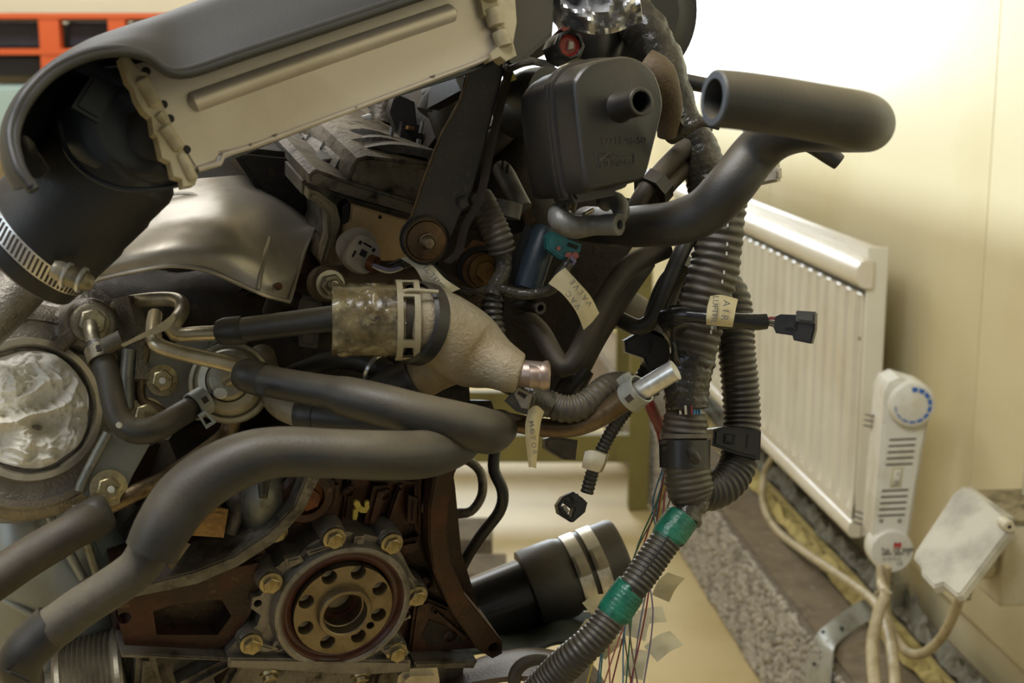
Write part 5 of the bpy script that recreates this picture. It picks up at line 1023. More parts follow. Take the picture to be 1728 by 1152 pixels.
tp_ = tube('wire_sleeve', [(660, 452, .925, 9), (676, 446, .925, 10), (700, 441, .93, 10), (730, 452, .935, 8), (760, 478, .935, 7), (790, 492, .93, 7), (830, 487, .92, 8)], M['tape'], 'black sleeve carrying the sensor wire with its paper tag', 'sleeve', open_end=0, wall=.2)
mb = MB().loft([[P(676, 436, .905), P(700, 430, .905), P(712, 434, .905)], [P(700, 452, .90), P(716, 446, .90), P(732, 450, .90)], [P(718, 480, .90), P(736, 474, .895), P(750, 470, .90)], [P(740, 500, .905), P(758, 494, .905), P(776, 487, .91)]], .0004, (5, 5)); tg = obj('paper_tag', mb, M['paper_white'], tp_)
mb = MB(); p_ = spline([P(682, 452, .925), P(682, 440, .915), P(690, 432, .912), P(702, 434, .92)], 4); 
text('EL TEMP', view_frame(732, 468, .8925, roll=0), 0, 0, .0050, M['ink'], tg, roll=-50)
# copper plate with gold bolt
cpq = thing('gasket_plate', P(800, 440, .97), 'copper coloured gasket plate with a gold bolt behind the conduit', 'gasket')
gf = view_frame(800, 440, .965, yaw=10)
mb = MB().pixprism(gf, [(772, 424), (788, 418), (798, 404), (818, 408), (830, 430), (828, 480), (800, 486), (775, 482), (770, 450)], -.002, 0, bev=.0005); obj('copper_sheet', mb, M['copper'], cpq)
mb = MB().lathe(gf.at(812, 458, .001), [(.018, -.001), (.017, .003), (.014, .004), (.013, 0)], 30); obj('rubber_ring', mb, M['rubber_dark'], cpq)
bolt(gf.at(818, 458, .002), .0075, 'bolt', M['gold'], cpq, 1.5)
# ---------------------------------------------------------------- solenoid with teal plug
sl = thing('vacuum_solenoid', P(900, 440, .95), 'dark blue grey solenoid canister in a black bracket', 'solenoid')
p_, r_ = path([(922, 390, .935, 22), (919, 396, .934, 25), (904, 440, .93, 25), (890, 482, .93, 25), (889, 486, .93, 22)]); mb = MB().sweep(p_, r_, 28); obj('solenoid_can', mb, M['blue_can'], sl)
mb = MB().pixprism(view_frame(885, 430, .955, roll=0), [(886, 380), (908, 386), (902, 410), (880, 482), (858, 478), (866, 430)], -.03, .012, bev=.002); obj('solenoid_bracket', mb, M['plastic'], sl)
tc_ = thing('teal_connector', P(948, 416, .90), 'teal electrical connector with pink wire seals', 'connector')
tf_ = view_frame(948, 412, .905, yaw=10, roll=-28)
mb = MB().pixprism(tf_, [(922, 400), (930, 390), (945, 394), (960, 404), (982, 412), (980, 424), (966, 436), (956, 440), (944, 436), (924, 420)], -.014, .0, bev=.002); obj('connector_shell', mb, M['teal'], tc_)
mb = MB().pixprism(tf_, [(959, 409), (976, 415), (973, 421), (957, 415)], -.002, .001, bev=.0003); obj('latch_gap', mb, M['black'], tc_)
for x, y, m_ in ((959, 431, 'rosy'), (970, 431, 'rosy'), (942, 419, 'rosy')):
    mb = MB().lathe(tf_.at(x, y, .0), [(0, .002), (.0022 if x > 950 else .0013, .002), (.0026 if x > 950 else .0014, -.001)], 14); obj('wire_seal', mb, M[m_], tc_)
tube('wire_stub', [(963, 434, .90, 3), (970, 440, .90, 3), (964, 448, .905, 3)], M['purple'], '', parent=tc_)
tl = tube('wire_sleeve', [(962, 438, .905, 9), (952, 455, .905, 11), (940, 475, .91, 11), (925, 490, .915, 9), (890, 497, .92, 9), (860, 492, .92, 9), (835, 484, .92, 10)], M['tape'], 'black sleeve curving from the teal connector to the conduit loom', 'sleeve', disp=wrinkle(.12))
mb = MB().loft([[P(926, 478, .90), P(940, 462, .895), P(954, 452, .895)], [P(950, 496, .893), P(962, 482, .89), P(975, 475, .89)], [P(972, 525, .89), P(984, 508, .887), P(996, 500, .89)], [P(985, 556, .895), P(998, 544, .892), P(1011, 528, .892)]], .0004, (5, 5)); tg = obj('paper_tag', mb, M['paper'], tl)
fq = view_frame(975, 500, .8855)
text('V A C', fq, -.0028, -.0022, .0050, M['ink'], tg, roll=128, zoff=.0006); text('V A L V E', fq, .0022, .0022, .0050, M['ink'], tg, roll=128, zoff=.0006)

# ---------------------------------------------------------------- cast water outlet with taped joint
wo = thing('water_outlet', P(770, 580, .88), 'tan cast alloy water outlet housing with branch and bead ended spout', 'water outlet')
mb = MB()
for q in ([(700, 545, .875, 62), (718, 546, .875, 64), (745, 555, .88, 64), (780, 580, .885, 66), (810, 600, .885, 60), (835, 612, .88, 46), (855, 622, .875, 40), (868, 628, .873, 38), (878, 631, .873, 34)],
          [(728, 505, .88, 26), (760, 530, .88, 28), (800, 570, .88, 28), (845, 605, .88, 26)],
          [(780, 600, .90, 44), (740, 620, .905, 38), (712, 636, .91, 37), (690, 648, .912, 36)]):
    p_, r_ = path(q, .006); mb.sweep(p_, r_, 26)
obj('outlet_casting', mb, M['cast_tan'], wo, rem=.0014)
mb = hose_mb([(865, 629, .873, 23), (905, 632, .868, 23), (914, 633, .867, 23), (917, 633, .867, 25.5), (922, 634, .866, 25.5), (925, 634, .866, 23)], 30, open_end=1, wall=.12, step=.0012); obj('spout', mb, M['pinkish'], wo)
axn = axis_of((690, 540, .87), (740, 552, .885)); RN = 62*.873/F
mb = MB().lathe(Fr(P(706, 545, .873), axn), [(RN+.0015, -.006), (RN+.0032, -.004), (RN+.0035, .004), (RN+.0005, .006)], 48); obj('rubber_band', mb, M['rubber_dark'], wo)
jt = thing('taped_hose_joint', P(630, 540, .87), 'rubber joint wrapped in crinkled clear packing tape', 'taped joint')
JF = Fr(P(630, 540, .868), axis_of((560, 541, .865), (700, 541, .872)))
LJ = 62*.868/F
mb = MB().lathe(JF, [(.010, -LJ*1.1), (.0205, -LJ*1.08), (.0205, LJ*.75), (.018, LJ*1.2)], 40); obj('inner_sleeve', mb, M['rubber_brown'], jt)
pts_ = [JF.w(0, 0, -LJ*1.12+LJ*1.95*i/60) for i in range(61)]
mb = MB().sweep(pts_, [.0228]*61, 72, cap=False, disp=lambda s, a, p: .11*abs(noise.noise(V((s*140, a*1.6, 3))))+.09*noise.noise(V((s*45, a*4, 9)))+.04*noise.noise(V((s*300, a*9, 1)))-.06); o = obj('clear_tape_wrap', mb, M['wrap'], jt, ang=50)
mb = MB().sweep(pts_, [.0212]*61, 60, cap=False, disp=lambda s, a, p: .05*abs(noise.noise(V((s*120, a*1.5, 7))))); o = obj('tape_underlayer', mb, M['wrap2'], jt, ang=60)
mb = MB().lathe(JF, [(.0232, LJ*.62), (.0246, LJ*.62), (.0246, LJ*.78), (.0232, LJ*.78)], 48, close=True); mb.lathe(JF, [(.0232, LJ*1.05), (.0246, LJ*1.05), (.0246, LJ*1.2), (.0232, LJ*1.2)], 48, close=True); 
cl_ = None
for z0, z1 in ((.60, .76), (1.06, 1.22)):
    mb = MB().lathe(JF, [(.0234, LJ*z0), (.0248, LJ*z0), (.0248, LJ*z1), (.0234, LJ*z1)], 48, close=True)
    if cl_ is None: cl_ = obj('spring_clamp', mb, M['natural'], jt)
    else: obj('clamp_loop', mb, M['natural'], cl_)
vv = (CAM-JF.o).normalized(); vv = (vv-JF.n*vv.dot(JF.n)).normalized(); a0 = math.atan2(vv.dot(JF.y), vv.dot(JF.x))
sg_ = 1 if (JF.x*math.cos(a0+.7)+JF.y*math.sin(a0+.7)).dot(U) > (JF.x*math.cos(a0-.7)+JF.y*math.sin(a0-.7)).dot(U) else -1
for da in (-1.25*sg_, -.62*sg_, .72*sg_, 1.3*sg_):
    mb = MB().lathe(JF, [(.0234, LJ*.74), (.0248, LJ*.74), (.0248, LJ*1.1), (.0234, LJ*1.1)], 3, a0+da-.11, a0+da+.11, close=True); obj('clamp_bridge', mb, M['natural'], cl_)
mb = MB().sweep([JF.w(.0255*math.cos(a0+sg_*.75), .0255*math.sin(a0+sg_*.75), LJ*.78), JF.w(.0265*math.cos(a0+sg_*.75), .0265*math.sin(a0+sg_*.75), LJ*.95), JF.w(.0258*math.cos(a0+sg_*.72), .0258*math.sin(a0+sg_*.72), LJ*1.7)], [.0012]*3, 8); obj('clamp_tongue', mb, M['natural'], cl_)
h7 = tube('radiator_hose', [(706, 640, .912, 39), (690, 648, .913, 41), (650, 670, .915, 43), (610, 700, .92, 44), (560, 740, .93, 44)], M['rubber_dark'], 'fat dark hose leaving the lower branch of the cast outlet', 'hose', n=30)
mb = MB().lathe(Fr(P(702, 642, .912), axis_of((720, 632, .911), (680, 655, .914))), [(.0150, -.001), (.0165, -.001), (.0165, .001), (.0150, .001)], 40, close=True); obj('hose_lip', mb, M['rubber_dark'], h7)
mb = MB().pixprism(view_frame(522, 545, .95), [(505, 508), (512, 498), (540, 502), (545, 520), (535, 588), (505, 584), (500, 540)], -.008, 0, bev=.003); tag(obj('plastic_cover', mb, M['dark_grey_plug']), 'brown grey plastic cover behind the short straight hose', 'cover')

# ---------------------------------------------------------------- resonator canister
RNM = V((.47, -.862, .17)).normalized()
rc_ = thing('resonator_canister', P(1030, 210, .86), 'black plastic resonator canister with round spout', 'canister')
RF = Fr(P(1040, 200, .83), RNM)
face = [(969, 150), (975, 126), (992, 108), (1014, 100), (1056, 94), (1084, 103), (1106, 124), (1118, 160), (1118, 190), (1105, 243), (1092, 292), (1080, 304), (1040, 312), (1001, 320), (988, 308), (978, 243)]
fl_ = [RF.l2(x, y) for x, y in face]; cx_ = sum(a for a, _ in fl_)/len(fl_); cy_ = sum(b for _, b in fl_)/len(fl_)
def scl(k, z, dx=0, dy=0): return [RF.w(cx_+(a-cx_)*k+dx, cy_+(b-cy_)*k+dy, z) for a, b in closed_spline(fl_, 5)]
def shell(rings, capf=True, capb=True):
    mb = MB(); n = len(rings[0]); vs = [p for r in rings for p in r]; fs = []
    for j in range(len(rings)-1):
        for i in range(n): fs.append((j*n+i, j*n+(i+1) % n, (j+1)*n+(i+1) % n, (j+1)*n+i))
    if capf: fs.append(tuple(range(n-1, -1, -1)))
    if capb: fs.append(tuple((len(rings)-1)*n+i for i in range(n)))
    return mb.add(vs, fs)
obj('front_shell', shell([scl(.95, 0), scl(.985, -.001), scl(1.0, -.003), scl(1.015, -.008), scl(1.03, -.024)]), M['plastic'], rc_)
obj('seam_flange', shell([scl(1.03, -.022), scl(1.085, -.023), scl(1.09, -.0245), scl(1.085, -.026), scl(1.055, -.0265), scl(1.055, -.0275), scl(1.085, -.028), scl(1.09, -.0295), scl(1.085, -.031), scl(1.03, -.032)]), M['plastic'], rc_)
obj('rear_shell', shell([scl(1.03, -.031), scl(1.02, -.055), scl(.99, -.064), scl(.93, -.068)]), M['plastic'], rc_)
spf = RF.at(1046, 181)
mb = MB().lathe(spf, [(.0098, -.002), (.0090, .001), (.0080, .003), (.0078, .020), (.0082, .0205), (.0082, .0225), (.0076, .023), (.0062, .023), (.0060, .022), (.0060, .002), (0, .0015)], 40); obj('spout', mb, M['plastic'], rc_)
xd = RF
for s_, px_, py_, sz in (('12211-96-50', 1052, 238, .0062), ('>PA6<', 1022, 262, .0062), ('AT0 MAG', 1032, 276, .0062)):
    a, b = RF.l2(px_, py_); text(s_, RF, a, b, sz, M['plastic'], rc_, name='embossed_lettering', ext=.0004)
p_ = [RF.w(*RF.l2(x, y), .0002) for x, y in [(1012, 283), (1012, 270), (1030, 257), (1040, 262), (1069, 260), (1069, 276), (1045, 280)]]; mb = MB().sweep(p_, [.0004]*7, 6); obj('embossed_box', mb, M['plastic'], rc_)
mb = MB().sweep([P(912, 187, .856), P(946, 187, .838)], [.0013, .0016], 8); obj('side_pin', mb, M['dark_grey_plug'], rc_)
mb = MB().prism(RF, [(a, b) for a, b in [RF.l2(990, 318), RF.l2(1070, 306), RF.l2(1068, 325), RF.l2(1000, 338)]], -.04, -.018, bev=.002); obj('foot_bracket', mb, M['plastic'], rc_)
# round black end cap left/behind of canister
mb = MB(); p_, r_ = path([(880, 180, .95, 56), (905, 175, .93, 60), (930, 172, .92, 60)]); mb.sweep(p_, r_, 30); tag(obj('throttle_duct', mb, M['plastic']), 'black round duct just left of the resonator canister', 'duct')
# intake manifold pieces in the dim gap between airbox and cam cover
im = thing('intake_manifold', P(640, 190, 1.15), 'dark intake runners and rails glimpsed under the airbox', 'manifold')
for q, m_ in (([(440, 250, 1.25, 50), (560, 215, 1.25, 52), (640, 190, 1.25, 50)], 'bowl'), ([(735, 200, 1.0, 36), (752, 175, 1.0, 38), (762, 215, .99, 32), (772, 270, .99, 24)], 'rubber_brown'), ([(640, 205, 1.08, 20), (650, 160, 1.08, 18), (664, 130, 1.08, 14)], 'cast_dark'), ([(716, 158, 1.05, 9), (760, 135, 1.04, 9), (800, 112, 1.04, 9)], 'pipe_grey'), ([(730, 165, 1.1, 12), (765, 175, 1.1, 14), (790, 160, 1.1, 14)], 'bowl'), ([(730, 130, 1.1, 10), (735, 110, 1.1, 10)], 'pipe_grey'), ([(560, 240, 1.12, 26), (620, 225, 1.1, 30), (700, 245, 1.08, 34), (740, 260, 1.05, 30)], 'bowl')):
    p_, r_ = path(q); obj('runner', MB().sweep(p_, r_, 18), M[m_], im)
for q, d, m_ in (([(664, 168), (672, 160), (700, 172), (706, 230), (672, 226), (658, 190)], 1.04, 'plastic'), ([(680, 205), (712, 212), (715, 250), (672, 245)], 1.03, 'plastic'), ([(612, 196), (628, 192), (628, 222), (612, 224)], 1.06, 'chrome'), ([(690, 212), (700, 214), (699, 220), (689, 218)], 1.02, 'gold'), ([(562, 205), (600, 190), (608, 225), (580, 235)], 1.07, 'plastic'), ([(724, 150), (790, 108), (800, 112), (728, 166)], 1.09, 'bowl')):
    f = view_frame(q[0][0], q[0][1], d, yaw=10); obj('rail_block', MB().pixprism(f, q, -.02, 0, bev=.001), M[m_], im)
for x, y, l in ((662, 215, 26), (707, 235, 24), (714, 205, 20)):
    obj('rail_pin', MB().sweep([P(x, y, 1.02), P(x-4, y+l, 1.02)], [.0018, .0018], 8), M['pipe_grey'], im)
tube('vacuum_pipe', [(800, 270, .99, 20), (838, 235, .98, 20), (870, 205, .98, 20), (900, 195, .98, 18)], M['rubber_brown'], 'brown rubber pipe running behind the stay towards the canister', 'hose', n=18)
mb = MB().loft([[P(820, 260, 1.02), P(850, 235, 1.0), P(885, 228, .99), P(905, 250, 1.0)], [P(810, 320, 1.0), P(850, 300, .98), P(890, 300, .98), P(915, 320, .99)], [P(800, 390, 1.0), P(860, 390, .985), P(900, 390, .985), P(950, 380, 1.0)]], .006, (5, 5)); tag(obj('coolant_casting', mb, M['block2']), 'dim grey casting behind the pale pinned tube', 'casting')
# ---------------------------------------------------------------- top right: grommet, foil, red plug, clutter behind the canister
gr = thing('grommet_disc', P(1100, 20, 1.0), 'big black rubber bulkhead grommet disc at the top of the harness', 'grommet')
gf = view_frame(1094, 22, 1.0, yaw=24, tilt=2)
mb = MB().lathe(gf, [(0, -.01), (.030, -.012), (.033, -.016), (.036, -.006), (.0375, .0), (.036, .003), (.031, .002), (.022, .006), (.018, .012), (0, .012)], 56, sq=1.2); obj('grommet_rubber', mb, M['rubber_dark'], gr)
fo = random.Random(9)
rows = []
for j in range(12):
    row = []
    for i in range(16):
        u, v = i/15, j/11
        x = 945+135*u+10*(v-.5); y = -45+ (75+28*math.sin(math.pi*(u*.8+.15)))*v
        d = .905+.050*abs(noise.noise(V((u*3.0, v*2.3, 4))))+.010*noise.noise(V((u*9, v*7, 1)))+.02*(1-math.sin(math.pi*v*.9+.2)); row.append(P(x+4*noise.noise(V((u*6, v*6, 8))), y, d))
    rows.append(row)
mb = MB().loft(rows, .0004, (2, 2)); tag(obj('crumpled_foil', mb, M['foil'], ang=18), 'crumpled aluminium foil cap at the top centre right', 'foil')
tube('wrapped_duct', [(950, -20, 1.0, 50), (990, 20, .99, 56), (1000, 70, .985, 54), (990, 110, .985, 44)], M['plastic'], 'black moulded duct body under the crumpled foil', 'duct', n=28)
rp_ = thing('red_connector', P(958, 75, .93), 'black plug with red seal showing between airbox and canister', 'connector')
rf = view_frame(958, 78, .93, yaw=20, tilt=10)
mb = MB().lathe(rf, [(.0075, .0), (.0105, .0), (.0105, .004), (.0085, .005), (.0075, .004)], 8); mb.lathe(rf, [(0, -.02), (.0105, -.02), (.0105, .0)], 8); obj('plug_shell', mb, M['plastic'], rp_)
mb = MB().lathe(rf, [(0, .001), (.0055, .001), (.007, .003), (.0075, .001)], 24); obj('red_seal', mb, M['red'], rp_)
mb = MB().prism(rf, [(-.001, -.003), (.003, -.002), (.003, .002), (.0, .003)], .001, .004, bev=.0004); obj('terminal', mb, M['grey_plug'], rp_)
tube('red_tube', [(938, 68, .96, 10), (948, 58, .95, 10), (955, 48, .96, 8)], M['red'], 'short dark red tube piece beside the black plug', 'tube')
for q, d, m_, lb in (([(884, 84), (932, 60), (938, 80), (900, 100)], .97, 'pipe_grey', 'shiny grey lever plate right of the airbox end'), ([(882, 92), (940, 104), (936, 114), (880, 102)], .95, 'chrome', 'bright narrow link behind the canister top')):
    tag(obj('link_plate', MB().pixprism(view_frame(q[0][0], q[0][1], d, yaw=10, tilt=20), q, -.004, 0, bev=.001), M[m_]), lb, 'plate')
mb = MB(); p_, r_ = path([(1085, 110, .90, 30), (1110, 130, .90, 32), (1128, 180, .91, 24), (1125, 230, .92, 16)]); mb.sweep(p_, r_, 22, disp=wrinkle(.08, 30)); tag(obj('padded_sleeve', mb, M['cast_tan2']), 'tan brown padded sleeve squeezed behind the canister', 'sleeve')
# ---------------------------------------------------------------- main wiring trunk
def conduit(name, px, m, parent, period=.0042, amp=.055, n=26, sharp=.5, extra=None):
    f = rib(period, amp, sharp)
    if extra: f = both(f, extra)
    return obj(name, hose_mb(px, n, step=period/6, disp=f), m, parent, ang=70)
tk = thing('wiring_trunk', P(1190, 500, .95), 'thick vertical wiring trunk in ribbed conduit and black tape', 'wiring harness')
tw = wrinkle(.16, 60)
obj('tape_wrap', hose_mb([(1060, 20, .975, 36), (1085, 45, .97, 38), (1105, 85, .965, 38), (1122, 115, .962, 36), (1140, 160, .96, 28), (1155, 205, .955, 26)], 40, step=.0018, disp=wrinkle(.22, 45)), M['tape'], tk, ang=60)
obj('tape_wrap', hose_mb([(1152, 200, .955, 26), (1170, 230, .955, 30), (1185, 265, .955, 34), (1192, 300, .955, 36), (1200, 330, .953, 36), (1208, 345, .952, 36)], 40, step=.0015, disp=both(wrinkle(.14, 60), rib(.0045, .02))), M['tape'], tk, ang=60)
obj('conduit_end_cuff', hose_mb([(1216, 300, .95, 40), (1218, 325, .95, 41), (1219, 350, .95, 42), (1219, 353, .95, 36)], 28), M['dark_grey_plug'], tk)
conduit('ribbed_conduit', [(1218, 345, .95, 38), (1217, 385, .95, 39), (1212, 420, .95, 39), (1206, 450, .95, 41), (1196, 485, .95, 41), (1188, 520, .95, 40), (1180, 555, .95, 38), (1172, 590, .95, 37), (1168, 604, .95, 36)], M['conduit'], tk, period=.0060, amp=.034, n=36, sharp=.35, extra=wrinkle(.10, 60))
p_, r_ = path([(1228, 380, .934, 3), (1226, 430, .934, 3), (1218, 480, .934, 3), (1200, 560, .934, 3)], .0062)
for i, q in enumerate(p_):
    if i % 3 != 1: obj('paint_fleck', MB().box(Fr(q+(CAM-q).normalized()*.0005, (CAM-q)), -.0006, .0006, -.0012, .0012, -.001, .0008), M['white_dot'], tk)
obj('tape_wrap', hose_mb([(1170, 596, .95, 37), (1164, 625, .95, 38), (1160, 655, .95, 37), (1158, 683, .95, 37), (1158, 690, .95, 33)], 44, step=.0016, disp=both(wrinkle(.13, 70), rib(.0052, .03, .6))), M['tape'], tk, ang=60)
wset = ['black', 'paper_white', 'black', 'paper_white', 'black', 'redw', 'bluew', 'bluew', 'bluew']
for i in range(9):
    x = 1143+i*4.6; obj('bare_wire', MB().sweep([P(x, 684, .934+.0016*abs(i-4)), P(x+1, 699, .934+.0016*abs(i-4))], [.0009]*2, 8), M[wset[i]], tk)
conduit('split_conduit', [(1158, 694, .952, 32), (1156, 715, .952, 38), (1154, 740, .952, 39), (1156, 770, .95, 38), (1160, 800, .95, 39), (1165, 830, .95, 38), (1170, 848, .95, 30)], M['conduit'], tk, period=.0042, amp=.028, n=32, sharp=.35, extra=wrinkle(.10, 60))
rf_ = Fr(P(1156, 758, .952), axis_of((1156, 800, .95), (1155, 730, .952)))
obj('retainer_band', MB().lathe(rf_, [(.0152, -.011), (.0172, -.012), (.0175, .006), (.0152, .007)], 10, a0=.2, sq=1.05), M['plastic'], tk, ang=50)
obj('retainer_flange', MB().lathe(Fr(P(1158, 736, .952), rf_.n), [(.0155, -.001), (.0178, -.0014), (.0178, .0014), (.0155, .001)], 36, close=True, sq=1.0), M['dark_grey_plug'], tk)
mb = MB(); p_, r_ = path([(1164, 760, .925, 7), (1170, 768, .922, 9), (1176, 778, .925, 8)]); mb.sweep(p_, r_, 12, disp=wrinkle(.25, 90)); obj('clip_barb', mb, M['rubber_dark'], tk)
obj('clip_ear', MB().pixprism(view_frame(1190, 760, .945), [(1182, 742), (1194, 748), (1196, 775), (1186, 784), (1180, 770)], -.008, 0, bev=.002), M['plastic'], tk)
obj('tape_wrap', hose_mb([(1172, 838, .95, 26), (1166, 855, .948, 25), (1156, 876, .945, 26)], 30, step=.0015, disp=wrinkle(.3, 80)), M['tape'], tk, ang=60)
obj('green_tape', hose_mb([(1154, 868, .945, 26), (1152, 872, .945, 29), (1130, 902, .94, 29.5), (1128, 906, .94, 26)], 30, step=.001, disp=rib(.003, .012)), M['tape_green'], tk)
conduit('lower_conduit', [(1134, 898, .94, 26), (1100, 945, .935, 26.5), (1070, 988, .93, 26), (1048, 1015, .93, 26), (1010, 1068, .925, 27), (978, 1100, .925, 28), (950, 1125, .93, 29), (925, 1150, .935, 29), (880, 1195, .94, 28)], M['conduit_dark'], tk, period=.0034, amp=.032, n=30, sharp=.4, extra=wrinkle(.06, 50))
obj('green_tape', hose_mb([(1064, 994, .93, 26), (1062, 996, .93, 29), (1036, 1034, .928, 30), (1034, 1037, .928, 26)], 30, step=.001, disp=rib(.003, .012)), M['tape_green'], tk)
mb = MB().sweep(spline([P(1128, 905, .923), P(1105, 940, .918), P(1080, 975, .914)], 5), [.0006]*11, 6); obj('conduit_slit', mb, M['black'], tk)
# looping second conduit with clip
lc = thing('conduit_loop', P(1250, 650, .99), 'second ribbed conduit loop hanging right of the main trunk', 'conduit')
conduit('ribbed_conduit', [(1120, 545, 1.02, 26), (1138, 505, 1.02, 30), (1165, 480, 1.02, 32), (1205, 476, 1.01, 32), (1232, 498, 1.0, 31), (1240, 540, .995, 31), (1243, 590, .99, 31), (1248, 640, .99, 31), (1252, 700, .99, 31), (1250, 750, .985, 31), (1243, 790, .98, 31), (1222, 818, .972, 31), (1192, 830, .965, 32), (1170, 825, .96, 32)], M['conduit_dark'], lc, period=.0044, amp=.045, n=28, sharp=.5)
cfm = view_frame(1245, 748, .975, yaw=12)
clp = obj('conduit_clip', MB().pixprism(cfm, [(1200, 724), (1216, 720), (1250, 722), (1280, 728), (1278, 776), (1238, 766), (1198, 752)], -.03, .010, bev=.002), M['plastic'], lc)
obj('clip_window', MB().pixprism(cfm, [(1216, 731), (1236, 733), (1234, 750), (1215, 748)], .008, .0105, bev=.0002), M['black'], clp)
obj('clip_tongue', MB().pixprism(cfm, [(1219, 734), (1230, 735), (1229, 747), (1218, 745)], .0095, .0125, bev=.0008), M['plastic'], clp)
obj('clip_slot', MB().pixprism(cfm, [(1255, 732), (1258, 732), (1256, 756), (1253, 756)], .008, .0106), M['black'], clp)
# air temperature lead with label
al = thing('sensor_lead', P(1220, 535, .90), 'black sleeved lead across the trunk ending in a plug, paper label round it', 'lead')
obj('lead_sleeve', hose_mb([(1128, 540, .92, 20), (1145, 532, .905, 15), (1170, 532, .90, 12), (1210, 537, .895, 12), (1250, 541, .895, 12.5), (1275, 543, .895, 14), (1294, 542, .895, 13)], 22, open_end=1, wall=.25, disp=wrinkle(.08)), M['tape_gloss'], al)
obj('sleeve_fold', MB().loft([[P(1118, 550, .93), P(1130, 520, .92), P(1150, 515, .91)], [P(1122, 560, .925), P(1135, 545, .905), P(1165, 545, .90)], [P(1135, 590, .925), P(1140, 570, .915), P(1150, 560, .915)]], .001, (4, 4)), M['tape_gloss'], al)
obj('loose_tape', MB().sweep(spline([P(1122, 552, .92), P(1135, 575, .918), P(1140, 600, .92), P(1146, 612, .925)], 4), [.0015]*13, 8), M['tape_gloss'], al)
mb = MB().loft([[P(1199, 500, .885), P(1218, 498, .883), P(1245, 505, .885)], [P(1194, 518, .882), P(1215, 514, .880), P(1241, 522, .882)], [P(1192, 536, .881), P(1212, 536, .879), P(1238, 540, .881)], [P(1192, 547, .884), P(1212, 549, .883), P(1236, 551, .884)]], .0004, (4, 4)); tg = obj('paper_label', mb, M['paper'], al)
fq = view_frame(1218, 525, .8775); text('A I R', fq, .0022, .0005, .0062, M['ink'], tg, roll=-97, zoff=.0005); text('LUFTFILT', fq, -.0045, -.0005, .0050, M['ink'], tg, roll=-95, zoff=.0005)
for a, b, m_ in ((540, 537, 'redw'), (544, 545, 'dark_grey_plug'), (548, 551, 'dark_grey_plug')):
    obj('wire', MB().sweep([P(1288, a, .895), P(1300, (a+b)/2-2, .893), P(1312, b, .893)], [.0010]*3, 8), M[m_], al)
kf_ = view_frame(1340, 552, .89, yaw=-8, roll=-4)
cn = obj('plug_body', MB().pixprism(kf_, [(1309, 534), (1318, 530), (1344, 531), (1344, 526), (1352, 525), (1377, 528), (1376, 556), (1370, 580), (1340, 574), (1338, 566), (1310, 562), (1306, 552)], -.008, .003, bev=.0014), M['plastic'], al)
obj('plug_latch', MB().pixprism(kf_, [(1326, 540), (1346, 540), (1345, 556), (1325, 554)], .002, .0055, bev=.001), M['plastic'], cn)
obj('plug_rim', MB().pixprism(kf_, [(1346, 524), (1378, 526), (1377, 546), (1344, 542)], .002, .006, bev=.0015), M['dark_grey_plug2'], cn)
# grey connector near the foreground hose
gc = thing('grey_connector', P(1290, 285, .93), 'grey square electrical connector below the foreground hose', 'connector')
cf_ = view_frame(1290, 288, .93, yaw=-14, roll=8)
obj('connector_shell', MB().pixprism(cf_, [(1266, 285), (1276, 258), (1296, 250), (1308, 270), (1310, 306), (1274, 314), (1268, 310)], -.012, .0, bev=.002), M['grey_plug'], gc)
obj('latch_slot', MB().pixprism(cf_, [(1277, 283), (1285, 281), (1287, 294), (1279, 296)], -.002, .0008), M['black'], gc)
obj('side_lug', MB().pixprism(cf_, [(1304, 280), (1314, 284), (1315, 300), (1306, 304)], -.008, .002, bev=.0015), M['grey_plug'], gc)
obj('latch_bar', MB().pixprism(cf_, [(1268, 278), (1304, 270), (1305, 276), (1269, 285)], -.001, .0025, bev=.0006), M['grey_plug'], gc)
tube('branch_sleeve', [(1130, 232, .93, 14), (1142, 222, .925, 16), (1162, 214, .92, 12), (1185, 205, .92, 9), (1215, 212, .92, 8)], M['tape'], 'black taped branch with a square end left of the trunk', 'branch', disp=wrinkle(.1), open_end=0, wall=.3)
o = tube('wrapped_stub', [(1112, 205, .93, 9), (1128, 218, .93, 10), (1142, 232, .93, 10)], M['paper_white'], 'short whitish taped stub left of the trunk', 'stub')
# conduit with square connector hanging, and its label
hl = thing('hanging_lead', P(1010, 770, .97), 'short ribbed lead hanging down with black square plug', 'lead')
conduit('ribbed_conduit', [(1060, 690, .965, 10), (1040, 715, .965, 11), (1020, 750, .965, 11), (1002, 790, .965, 11), (990, 832, .965, 11)], M['conduit_dark'], hl, period=.0030, amp=.07, n=16, sharp=.7)
obj('tape_tag', MB().loft([[P(988, 762, .955), P(1000, 760, .952), P(1022, 768, .955)], [P(985, 775, .953), P(998, 778, .949), P(1018, 782, .953)], [P(983, 788, .957), P(994, 792, .952), P(1010, 796, .957)]], .0006, (3, 3)), M['paper_white'], hl)
obj('tape_collar', hose_mb([(1016, 762, .964, 13), (1010, 778, .964, 13.5), (1004, 792, .964, 13)], 18), M['natural'], hl)
qf = view_frame(965, 856, .955, yaw=10, roll=30)
sq_ = obj('plug_shell', MB().pixprism(qf, [(941, 852), (950, 838), (968, 829), (984, 840), (992, 848), (988, 864), (968, 881), (944, 866)], -.014, .0, holes=[[qf.l2(x, y) for x, y in [(947, 854), (952, 846), (968, 858), (964, 872)]]], bev=.0015), M['plastic'], hl)
obj('socket_pin', MB().pixprism(qf, [(950, 854), (956, 852), (962, 862), (958, 868)], -.010, -.003), M['grey_plug'], sq_)
obj('plug_latch', MB().pixprism(qf, [(962, 836), (974, 832), (980, 844), (968, 850)], -.002, .003, bev=.001), M['plastic'], sq_)
